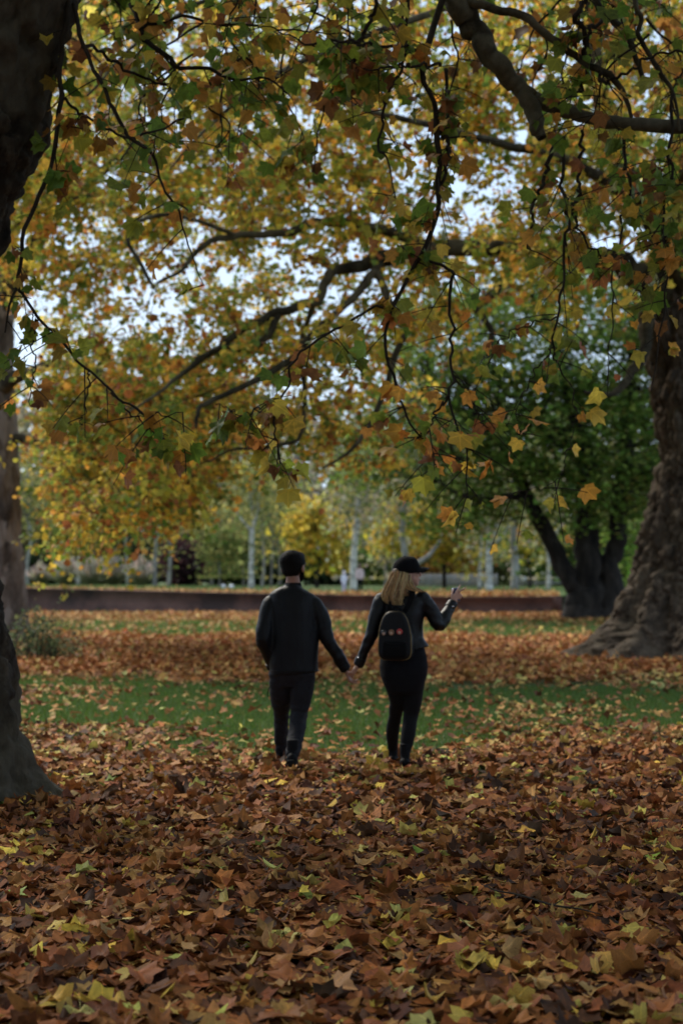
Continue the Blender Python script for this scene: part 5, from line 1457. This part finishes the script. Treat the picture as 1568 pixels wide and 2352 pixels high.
def boot(parent, an, toe_yaw, heel_up, k=1.0, shaft=.13, mat='boot'):
    """ankle boot; heel_up radians of heel lift"""
    c, s = math.cos(heel_up), math.sin(heel_up)
    Rb = yaw_m(toe_yaw) @ np.array([[1, 0, 0], [0, c, s], [0, -s, c]])
    toe = np.array([0, .13, -.085]) * k
    piv = an + np.array([0, 0, 0.0])
    Q = lambda x, y, z: piv + Rb @ (np.array([x, y, z]) * k)
    S = Solid()
    S.loft([(an + (0, 0, shaft), .046 * k, .050 * k), (an + (0, 0, .03), .044 * k, .050 * k), (Q(0, -.005, -.02), .041 * k, .054 * k)], (1, 0, 0))
    S.loft([(Q(0, -.062, -.048), .030 * k, .030 * k), (Q(0, -.045, -.05), .040 * k, .045 * k), (Q(0, .02, -.045), .042 * k, .045 * k), (Q(0, .09, -.060), .047 * k, .033 * k), (Q(0, .15, -.068), .044 * k, .024 * k), (Q(0, .185, -.074), .024 * k, .014 * k)], (1, 0, 0))
    S.ball(Q(0, -.045, -.05), .042 * k)
    b = S.build('boot', M[mat], parent, .006, 4, lambda co: .002 * fbm(co * 40, 2, 4), .38)
    S = Solid()
    S.loft([(Q(0, -.092, -.092), .034 * k, .014 * k), (Q(0, -.04, -.093), .042 * k, .016 * k), (Q(0, .01, -.090), .036 * k, .012 * k), (Q(0, .09, -.095), .050 * k, .011 * k), (Q(0, .16, -.094), .046 * k, .010 * k), (Q(0, .195, -.088), .022 * k, .008 * k)], (1, 0, 0))
    S.ball(Q(0, -.05, -.098), np.array([.038, .038, .022]) * k)
    S.build('sole', M['sole'], b, .006, 2, None, .38)
boot(man, anL + [0, 0, .005], R(-6), 0)
boot(man, anR + [0, 0, .02], R(4), R(34), 1.04)

# ---------------- the woman
Yw = 14.1
woman = empty('person', (float(zp(1075, 0, Yw)[0]), Yw, 0), 'blonde woman in black cap and leather jacket pointing right with a can', 'person', 'couple walking hand in hand')
def wp_(zx, zy, dy=0.0): return zp(zx, zy, Yw + dy)
TW = R(20); tx = yaw_m(TW) @ np.array([1.0, 0, 0])
hw = wp_(1096, 262, .03); Rw = yaw_m(R(78), R(4))
aL, bL, cL = wp_(922, 452, .02), wp_(858, 655, -.01), wp_(776, 852, .02)
aR, bR, cR = wp_(1208, 450, -.02), wp_(1296, 602, -.02), wp_(1382, 462, .10)
S = Solid()
head_shape(S, hw, Rw, .93)
S.loft([(hw + Rw @ np.array([0, -.025, -.05]), .045, .048), (wp_(1078, 350, .01), .046, .048), (wp_(1072, 395, .0), .058, .055), (wp_(1070, 430), .10, .07)])
S.loft([(wp_(1068, 410), .10, .065), (wp_(1066, 470), .15, .085), (wp_(1066, 620), .135, .09), (wp_(1066, 730), .125, .085), (wp_(1066, 880), .165, .115), (wp_(1068, 960), .15, .11)], tx)
S.tube([aL, bL, cL], [.040, .033, .022]); S.tube([aR, bR, cR], [.040, .034, .022])
kL, nL = wp_(1010, 1190, .16), wp_(998, 1440, .34)
kR, nR = wp_(1112, 1200, .02), wp_(1077, 1462, -.06)
S.tube([wp_(1008, 930, .0), kL, nL], [.055, .034, .026]); S.tube([wp_(1128, 930, .0), kR, nR], [.055, .034, .026])
S.loft([(nL, .033, .036), (nL + [0, .05, -.06], .033, .028), (nL + [0, .13, -.075], .03, .02)]); S.loft([(nR, .033, .036), (nR + [0, .05, -.06], .033, .028), (nR + [0, .13, -.075], .03, .02)])
hand_shape(S, cL + [-.006, -.01, -.012], (-.52, -.05, -.72), (-.55, .35, .35), 1, (.55, .62, .66, .7), .92, .6, .04)
# raised hand: index finger out, the rest round the can
fd = unit(np.array([.52, .12, .70])); wrR = cR + np.array([.012, .0, .018])
can_c = wp_(1408, 402, .135)
hand_shape(S, wrR, fd, (-.35, .95, .15), 1, (.02, .95, 1.0, 1.0), .92, .9, .08)
ip = wrR + fd * .082
S.loft([(ip, .0095), (wp_(1432, 378, .095), .0090), (wp_(1452, 366, .09), .0082), (wp_(1472, 358, .085), .0070)], (0, 1, 0), 10); S.ball(wp_(1472, 358, .085), .007, None, 8)
S.build('body', M['skin_woman'], woman, .0042, 2, None, .17)
LW = lambda x, y, z: hw + Rw @ (np.array([x, y, z]) * .93)
for sg in (-1, 1):
    S = Solid(); S.ball(LW(sg * .030, .080, .002), (.011, .011, .010)); S.build('eye', M['black_plastic'], woman, .003, 1, None, .38)
S = Solid(); S.ball(LW(0, .0935, -.060), (.020, .011, .013), Rw); S.build('lips', plain('lips', (.40, .13, .12), .4, .4), woman, .004, 2, None, .38)
S = Solid(); S.ball(LW(.083, -.004, -.046), .006); S.build('earring', M['metal'], woman, .002, 1, None, .38)
# cap
S = Solid()
RC = yaw_m(R(78), R(9)); LC = lambda x, y, z: hw + np.array([0, 0, .012]) + RC @ (np.array([x, y, z]) * .93)
n1 = 26
for i in range(1):
    u = np.linspace(.0, 1, 9)
    S.loft([(LC(0, -.012, -.012), .088, .106)] + [(LC(0, -.010 + .002 * k, .018 + .122 * math.sin(k * math.pi / 2)), .097 * math.cos(k * math.pi / 2 * .97), .116 * math.cos(k * math.pi / 2 * .97)) for k in u], RC @ np.array([1.0, 0, 0]), n1)
S.ball(LC(0, .03, .068), (.080, .066, .060), RC)
cap = S.build('cap', M['black_cloth'], woman, .005, 3, lambda co: .0012 * fbm(co * 30, 2, 2), .38)
# brim: curved sheet with thickness
nu, nv_ = 15, 8
uu, vv = np.meshgrid(np.linspace(-1, 1, nu), np.linspace(0, 1, nv_), indexing='ij')
bx = uu * (.082 - .010 * vv ** 2); by = .062 + .034 * (1 - uu ** 2) + vv * .098 * np.sqrt(np.clip(1 - (uu * .88) ** 2, 0, 1)); bz = .030 - .030 * uu ** 2 - .022 * vv ** 1.3
top = np.stack([LC(x, y, z) for x, y, z in zip(bx.ravel(), by.ravel(), bz.ravel())]); low = top - [0, 0, .006]
idx = np.arange(nu * nv_).reshape(nu, nv_); q = np.stack([idx[:-1, :-1], idx[1:, :-1], idx[1:, 1:], idx[:-1, 1:]], -1).reshape(-1, 4)
rim = np.concatenate([idx[:, -1], idx[::-1, 0]]); rim2 = np.concatenate([idx[0, :][::-1], idx[:, 0], idx[-1, :], idx[:, -1][::-1]])
a = Acc(); a.add(np.vstack([top, low]), None, np.vstack([q, q[:, ::-1] + nu * nv_, np.stack([rim2, np.roll(rim2, -1), np.roll(rim2, -1) + nu * nv_, rim2 + nu * nv_], 1)]))
a.build('brim', M['black_cloth'], cap, True)
a = Acc(); bt = LC(0, -.01, .142); a.tube([bt - [0, 0, .008], bt, bt + [0, 0, .004]], [.009, .008, .003], 10); a.build('button', M['black_cloth'], cap, True)
a = Acc(); th = np.linspace(-.9, .9, 9); a.tube(np.array([LC(.085 * math.sin(t), -.010 - .104 * math.cos(t), .004) for t in th]), np.full(9, .008), 6); a.build('back_strap', plain('strap_tan', (.20, .13, .07), .7), cap, True)
# hair
m, nt, bs, out = new_mat('hair_blonde')
c_ = nd(nt, 'ShaderNodeAttribute', attribute_name='tint').outputs['Color']
nt.links.new(c_, bs.inputs['Base Color']); bs.inputs['Roughness'].default_value = .42; bs.inputs['Specular IOR Level'].default_value = .45
M['hair_blonde'] = m
hair = Acc()
r = np.random.default_rng(55)
def lock(guides, w0, w1, n, rad=.0032):
    """n strands spread about a guide path; w0/w1 spread (side, depth) at root and end"""
    g = smooth_path(np.array(guides), 12); t = np.linspace(0, 1, 12)[:, None]
    o = r.normal(0, 1, (n, 1, 2)); w = np.array(w0) * (1 - t) + np.array(w1) * t
    ph = r.uniform(0, 6.28, (n, 1)); am = r.uniform(.003, .014, (n, 1))
    off = np.clip(o, -1.6, 1.6) * w[None] * .85
    P = np.repeat(g[None], n, 0)
    cutl = r.uniform(.82, 1.0, n)
    P = np.stack([smooth_path(g[:max(8, int(12 * c))], 12) for c in cutl])
    P[:, :, 0] += off[..., 0] + am * np.sin(t[None, :, 0] * 9 + ph) * t[None, :, 0]; P[:, :, 1] += off[..., 1]
    v, q = tubes(P, np.full((n, 1), rad) * np.array([[1, 1, 1, 1, 1, 1, .95, .9, .8, .7, .5, .25]]), 4)
    col = pick(r, n, [(4, (.34, .20, .08)), (4, (.50, .34, .15)), (4, (.17, .09, .036)), (2, (.62, .46, .24))], .2)
    hair.add(v, None, q, np.repeat(col, 48, 0))
lock([wp_(1040, 245, -.03), wp_(1030, 300, -.08), wp_(1005, 370, -.095), wp_(1000, 430, -.10), wp_(1025, 490, -.10)], (.030, .018), (.012, .007), 130)
lock([wp_(1015, 250, -.02), wp_(985, 310, -.075), wp_(955, 370, -.085), wp_(955, 430, -.09), wp_(1008, 484, -.095)], (.024, .018), (.009, .006), 100)
lock([wp_(1065, 255, -.04), wp_(1062, 310, -.085), wp_(1045, 380, -.10), wp_(1035, 440, -.105), wp_(1050, 485, -.105)], (.026, .016), (.018, .008), 110)
lock([wp_(1090, 270, -.05), wp_(1090, 320, -.085), wp_(1110, 360, -.095), wp_(1160, 378, -.10), wp_(1214, 384, -.09)], (.020, .014), (.010, .005), 110)
lock([wp_(1095, 280, -.05), wp_(1112, 325, -.08), wp_(1135, 352, -.08), wp_(1180, 372, -.06), wp_(1205, 392, -.04)], (.014, .014), (.008, .006), 50)
lock([wp_(990, 255, -.0), wp_(975, 320, -.04), wp_(940, 380, -.06), wp_(946, 430, -.07), wp_(985, 474, -.085)], (.014, .018), (.010, .008), 50)
lock([wp_(1085, 275, -.05), wp_(1080, 330, -.09), wp_(1075, 380, -.10), wp_(1085, 420, -.10)], (.022, .012), (.014, .006), 60)
hair.build('hair', M['hair_blonde'], woman, True)
S = Solid()
S.loft([(wp_(1050, 250, .0), .07, .06), (wp_(1040, 310, -.045), .074, .04), (wp_(1020, 365, -.06), .066, .035), (wp_(1005, 415, -.07), .042, .024), (wp_(1018, 455, -.08), .018, .012)], (1, 0, 0))
o = S.build('hair_underlayer', M['hair_blonde'], woman, .007, 3, lambda co: .004 * fbm(co * np.array([50, 50, 8]), 2, 6), .38)
at_ = o.data.attributes.new('tint', 'FLOAT_COLOR', 'POINT'); at_.data.foreach_set('color', np.tile([.11, .06, .026, 1], len(o.data.vertices)).astype(np.float32))
# jacket
S = Solid()
S.loft([(wp_(1074, 372), .062, .056), (wp_(1071, 395), .10, .070), (wp_(1070, 415), .150, .086), (wp_(1068, 455), .178, .104), (wp_(1066, 520), .172, .118), (wp_(1066, 600), .163, .118), (wp_(1068, 690), .168, .115), (wp_(1078, 745), .188, .126), (wp_(1084, 770), .196, .130)], tx, 28)
S.tube([wp_(945, 430, .02), aL, (aL + bL) / 2 + [-.006, 0, 0], bL, (bL + cL) / 2, cL], [.060, .066, .060, .052, .046, .040], 20)
S.tube([wp_(1190, 430, -.02), aR, (aR + bR) / 2 + [.004, 0, .008], bR + [.002, 0, .0], (bR + cR) / 2 + [.004, 0, -.006], cR], [.062, .068, .062, .057, .050, .042], 20)
jw = S.build('jacket', M['leather_w'], woman, .0075, 4, lambda co: folds(.008, 9, (1.2, 1, .7), 77)(co) + .002 * np.sin(co[:, 2] * 70 + 9 * vnoise(co * 9, 13)) * ((co[:, 0] > .68) | (co[:, 0] < .30)), .38)
for (q0, q1) in ((bL, cL), (bR, cR)):
    d = unit(q1 - q0); S = Solid(); S.loft([(q1 - d * .05, .046, .046), (q1 + d * .008, .044, .044), (q1 + d * .018, .039, .039)], (0, 1, 0), 18); S.build('cuff', M['leather_w'], jw, .005, 2, None, .38)
for zx, zy, dy in ((772, 812, -.035), (1388, 478, .045)):
    S = Solid(); S.ball(wp_(zx, zy, dy), .009); S.build('stud', M['metal'], jw, .003, 1, None, .38)
S = Solid(); S.loft([(wp_(1074, 366), .058, .054), (wp_(1073, 384), .070, .062), (wp_(1071, 400), .086, .07)], tx, 24); S.build('collar', M['leather_w'], jw, .005, 2, None, .38)
# long shirt under the jacket
S = Solid()
S.loft([(wp_(1068, 720), .160, .11), (wp_(1067, 800), .192, .135), (wp_(1067, 870), .199, .146), (wp_(1068, 930), .190, .146), (wp_(1070, 985), .168, .135), (wp_(1072, 1030), .138, .115), (wp_(1072, 1052), .105, .09)], tx, 28)
S.build('shirt', M['shirt'], woman, .0075, 5, folds(.004, 9, (1, 1, .8), 88), .38)
S = Solid()
S.loft([(wp_(1068, 900), .17, .12), (wp_(1070, 980), .155, .12), (wp_(1074, 1040), .125, .10)], tx, 24)
S.tube([wp_(1012, 960, .0), wp_(1034, 1090, .07), (kL + wp_(1030, 1090, .07)) / 2, kL + [.004, 0, 0], (kL + nL) / 2 + [-.012, -.01, .02], nL + [0, 0, .03]], [.095, .074, .062, .054, .055, .040], 24)
S.tube([wp_(1128, 960, .0), wp_(1124, 1080, .015), wp_(1120, 1140, .02), kR, (kR + nR) / 2 + [.002, -.01, .02], nR + [0, 0, .03]], [.098, .082, .072, .060, .058, .042], 24)
S.build('leggings', M['legging'], woman, .007, 4, lambda co: .002 * fbm(co * 18, 2, 15), .38)
boot(woman, nL + [0, 0, .0], R(8), 0, .93, .11)
boot(woman, nR + [0, 0, .0], R(10), R(6), .93, .11)

# ---------------- drink can in her raised hand
def lathe(acc, c, axis, prof, sides=24):
    ax = unit(np.asarray(axis, float)); acc.tube(np.array([c + ax * h for h, _ in prof]), [r_ for _, r_ in prof], sides)
can_ax = unit(np.array([.10, .25, .95]) + np.array([-.25, 0, 0]))
can = empty('drink_can', can_c - can_ax * .055, "dark blue drink can held in the woman's raised hand", 'can')
a = Acc(); lathe(a, can_c, can_ax, [(-.056, .022), (-.050, .028), (.044, .029), (.052, .026)]); a.build('can_body', plain('can_blue', (.012, .045, .16), .3, .6, 20, .3, metallic=.5), can, True)
a = Acc(); lathe(a, can_c, can_ax, [(.051, .0262), (.055, .0262), (.0555, .024), (.053, .0235)]); a.build('can_rim', M['metal'], can, True)

# ---------------- mini backpack
bpk_c = wp_(1016, 668, -.165)
RB = yaw_m(TW * .55)
bag = empty('backpack', bpk_c - [0, 0, .2], "small black backpack with gold piping and three round pins on the woman's back", 'backpack')
def outline(k=1.0, n=64):
    """front outline (x, z): round top, squarer bottom"""
    out_ = []
    for t in np.linspace(0, 2 * np.pi, n, endpoint=False):
        c, s = math.cos(t), math.sin(t)
        e = .62 if s > 0 else .42
        hw_ = .128 if s > 0 else .134
        out_.append((k * math.copysign(abs(c) ** e, c) * (hw_ + .012 * (-s)), k * math.copysign(abs(s) ** (e + (.30 if s > 0 else 0)), s) * .195))
    return np.array(out_)
BP = lambda x, y, z: bpk_c + RB @ np.array([x, y, z])
a = Acc()
prof = [(-.064, .80), (-.062, .90), (-.056, .97), (-.045, 1.0), (.05, 1.02), (.062, .97), (.066, .85)]
n = 64; rows = []
for y, k in prof:
    rows.append(np.array([BP(x, y - .012 * (1 - (x / .12) ** 2) * (y < 0), z) for x, z in outline(k)]))
vv_ = np.concatenate(rows); m_ = len(prof); idx = np.arange(m_ * n).reshape(m_, n)
q = np.stack([idx[:-1], np.roll(idx[:-1], -1, 1), np.roll(idx[1:], -1, 1), idx[1:]], -1).reshape(-1, 4)
vv_ = np.vstack([vv_, BP(0, -.078, 0), BP(0, .07, 0)]); i = np.arange(n); j = (i + 1) % n
a.add(vv_, np.vstack([np.stack([j, i, np.full(n, m_ * n)], 1), np.stack([idx[-1], idx[-1][j], np.full(n, m_ * n + 1)], 1)]), q)
bagb = a.build('bag_body', M['leather'], bag, True)
a = Acc(); pth = np.array([BP(x, -.052, z) for x, z in outline(.985)] + [BP(*(lambda p: (p[0], -.052, p[1]))(outline(.985)[0]))]); a.tube(pth, np.full(len(pth), .0042), 6)
a.build('piping', plain('gold_piping', (.22, .15, .05), .45, .4), bag, True)
S = Solid()      # front pocket with a curved flap
S.loft([(BP(0, -.066, -.172), .085, .012), (BP(0, -.074, -.15), .098, .020), (BP(0, -.076, -.09), .098, .021), (BP(0, -.072, -.045), .092, .016)], RB @ np.array([1.0, 0, 0]))
S.build('front_pocket', M['black_cloth'], bag, .005, 3, None, .38)
a = Acc(); xs = np.linspace(-.09, .09, 15); a.tube(np.array([BP(x, -.092, -.045 - .02 * math.cos(x / .09 * 1.5)) for x in xs]), np.full(15, .003), 6); a.build('pocket_zip', M['leather'], bag, True)
# pins: plain two-tone enamel discs
for (zx, zy), c1, c2, lab in (((950, 650), (.03, .03, .035), (.42, .27, .20), 'dark pin with pale lower half'), ((1000, 648), (.20, .10, .05), (.45, .29, .21), 'brown pin with pale middle'), ((1053, 642), (.42, .03, .03), (.50, .33, .25), 'red pin with pale lower half')):
    p = wp_(zx, zy, -.25); lx = (p - bpk_c)[0] * 1.02; lz = (p - bpk_c)[2]
    c = BP(lx, -.079, lz); nrm = RB @ np.array([0, -1.0, 0])
    a = Acc(); a.tube([c, c + nrm * .004, c + nrm * .006], [.024, .024, .021], 20); o = a.build('pin', plain('enamel', c1, .3, .5), bag, True); o['label'] = lab
    c = BP(lx, -.086, lz - .008); a = Acc(); a.tube([c, c + nrm * .003], [.013, .011], 16); a.build('pin_inlay', plain('enamel', c2, .35, .5), o, True)
# straps and handle
for sg, sh in ((-1, wp_(965, 405, -.03)), (1, wp_(1128, 398, -.06))):
    top_ = BP(sg * .055, .05, .17)
    pts = np.array([top_, (top_ + sh) / 2 + [0, -.03, .0], sh + [0, -.04, .012], sh + [0, .06, .0], BP(sg * .15, .22, .05)])
    S = Solid(); pp = smooth_path(pts, 16); S.loft([(p, .022, .007) for p in pp], tx); S.build('shoulder_strap', M['black_cloth'], bag, .005, 2, None, .38)
a = Acc(); t = np.linspace(0, np.pi, 9); a.tube(np.array([BP(-.035 * math.cos(k), .03, .192 + .035 * math.sin(k)) for k in t]), np.full(9, .007), 8); a.build('top_handle', M['black_cloth'], bag, True)

# ---------------- a bare twig lying on the leaves
tp_ = at([1105, 1140, 1190, 1270, 1330, 1378], [2070, 2086, 2096, 2121, 2130, 2143], 8.0)
tp_ = np.array([[p[0] / p[1] * (CAM_H * F / (y_ - 1330)), CAM_H * F / (y_ - 1330), .095] for p, y_ in zip(tp_, [2070, 2086, 2096, 2121, 2130, 2143])])
o = empty('fallen_twig', tp_[2] * [1, 1, 0], 'thin bare fallen twig on the foreground leaves at lower right', 'twig')
a = Acc(); a.tube(tp_, [.002, .004, .0045, .005, .004, .002], 6, 24); a.tube(np.array([tp_[3], tp_[3] + [.05, .08, .01], tp_[3] + [.07, .2, -.01]]), [.003, .0025, .0015], 5, 10); a.build('stem', M['bark_twig'], o, True)

# ---------------- the two small figures on the far lawn
def small_person(px, Y, h, label, coat, coat_mat, trous_mat, hair_mat, hood=False, squat=0.0, skin='skin_woman', yaw=0.0):
    b = base_pt(px, Y); o = empty('person', b, label, 'person', 'small figures on the far lawn')
    k = h / 1.65; P = lambda x, y, z: b + np.array([x, y, z]) * k
    S = Solid(); Rm_ = yaw_m(yaw); c = P(0, 0, 1.53)
    head_shape(S, c, Rm_, k)
    S.loft([(P(0, 0, 1.46), .05 * k, .05 * k), (P(0, 0, 1.36), .08 * k, .06 * k), (P(0, 0, 1.2), .15 * k, .09 * k), (P(0, 0, .85), .13 * k, .09 * k)])
    for s in (-1, 1):
        S.tube([P(s * .17, 0, 1.32), P(s * .22, -.03, 1.08), P(s * .2, -.12, .88)], np.array([.04, .035, .025]) * k)
        hand_shape(S, P(s * .2, -.13, .87), (0, -.2, -1), (-s, 0, 0), s, (.4,) * 4, k)
        S.tube([P(s * .08, 0, .85), P(s * .09, -.02, .47), P(s * .1, .03 * s, .08)], np.array([.07, .05, .04]) * k)
    S.build('body', M[skin], o, .012, 1, None, .5)
    S = Solid(); low = .62 if hood else .80
    S.loft([(P(0, 0, 1.42), .06 * k, .06 * k), (P(0, 0, 1.34), .15 * k, .09 * k), (P(0, 0, 1.1), .155 * k, .11 * k), (P(0, 0, low), .17 * k, .12 * k)])
    for s in (-1, 1): S.tube([P(s * .15, 0, 1.33), P(s * .20, -.03, 1.08), P(s * .19, -.11, .9)], np.array([.055, .05, .04]) * k)
    if hood:
        S.ball(P(0, .03, 1.56), np.array([.13, .12, .15]) * k)
    S.build(coat, coat_mat, o, .014, 4, folds(.01, 8, (1, 1, 1), 5), .38)
    if hood:
        S = Solid(); S.ball(P(0, -.075, 1.54), np.array([.075, .05, .09]) * k); S.build('face', M[skin], o, .01, 2, None, .38)
    else:
        S = Solid(); S.ball(P(0, -.01, 1.57), np.array([.11, .12, .12]) * k); S.loft([(P(0, .06, 1.5), .09 * k, .05 * k), (P(.0, .09, 1.3), .09 * k, .04 * k)]); S.build('hair', hair_mat, o, .01, 2, None, .38)
    S = Solid()
    S.loft([(P(0, 0, .95), .15 * k, .11 * k), (P(0, 0, .8), .16 * k, .11 * k)])
    for s in (-1, 1): S.tube([P(s * .08, 0, .82), P(s * .09, -.02, .47), P(s * .1, .03 * s, .08)], np.array([.09, .07, .055]) * k)
    for s in (-1, 1): S.loft([(P(s * .1, .06, .05), .04 * k, .04 * k), (P(s * .1, -.12, .04), .045 * k, .035 * k)])
    S.build('trousers', trous_mat, o, .014, 3, None, .38)
    return o
small_person(790, 100.5, 1.24, 'small child in a white hooded coat on the far lawn', 'coat', plain('white_coat', (.70, .68, .80), .8, .2, 12, .1), plain('lilac_cloth', (.50, .42, .62), .8), M['hair_dark'], True, yaw=math.pi)
small_person(826, 100, 1.62, 'distant person in a pale pink top and dark trousers', 'top', plain('pink_top', (.56, .42, .42), .8, .2, 12, .1), M['legging'], plain('hair_brown', (.07, .035, .025), .6), yaw=R(40))
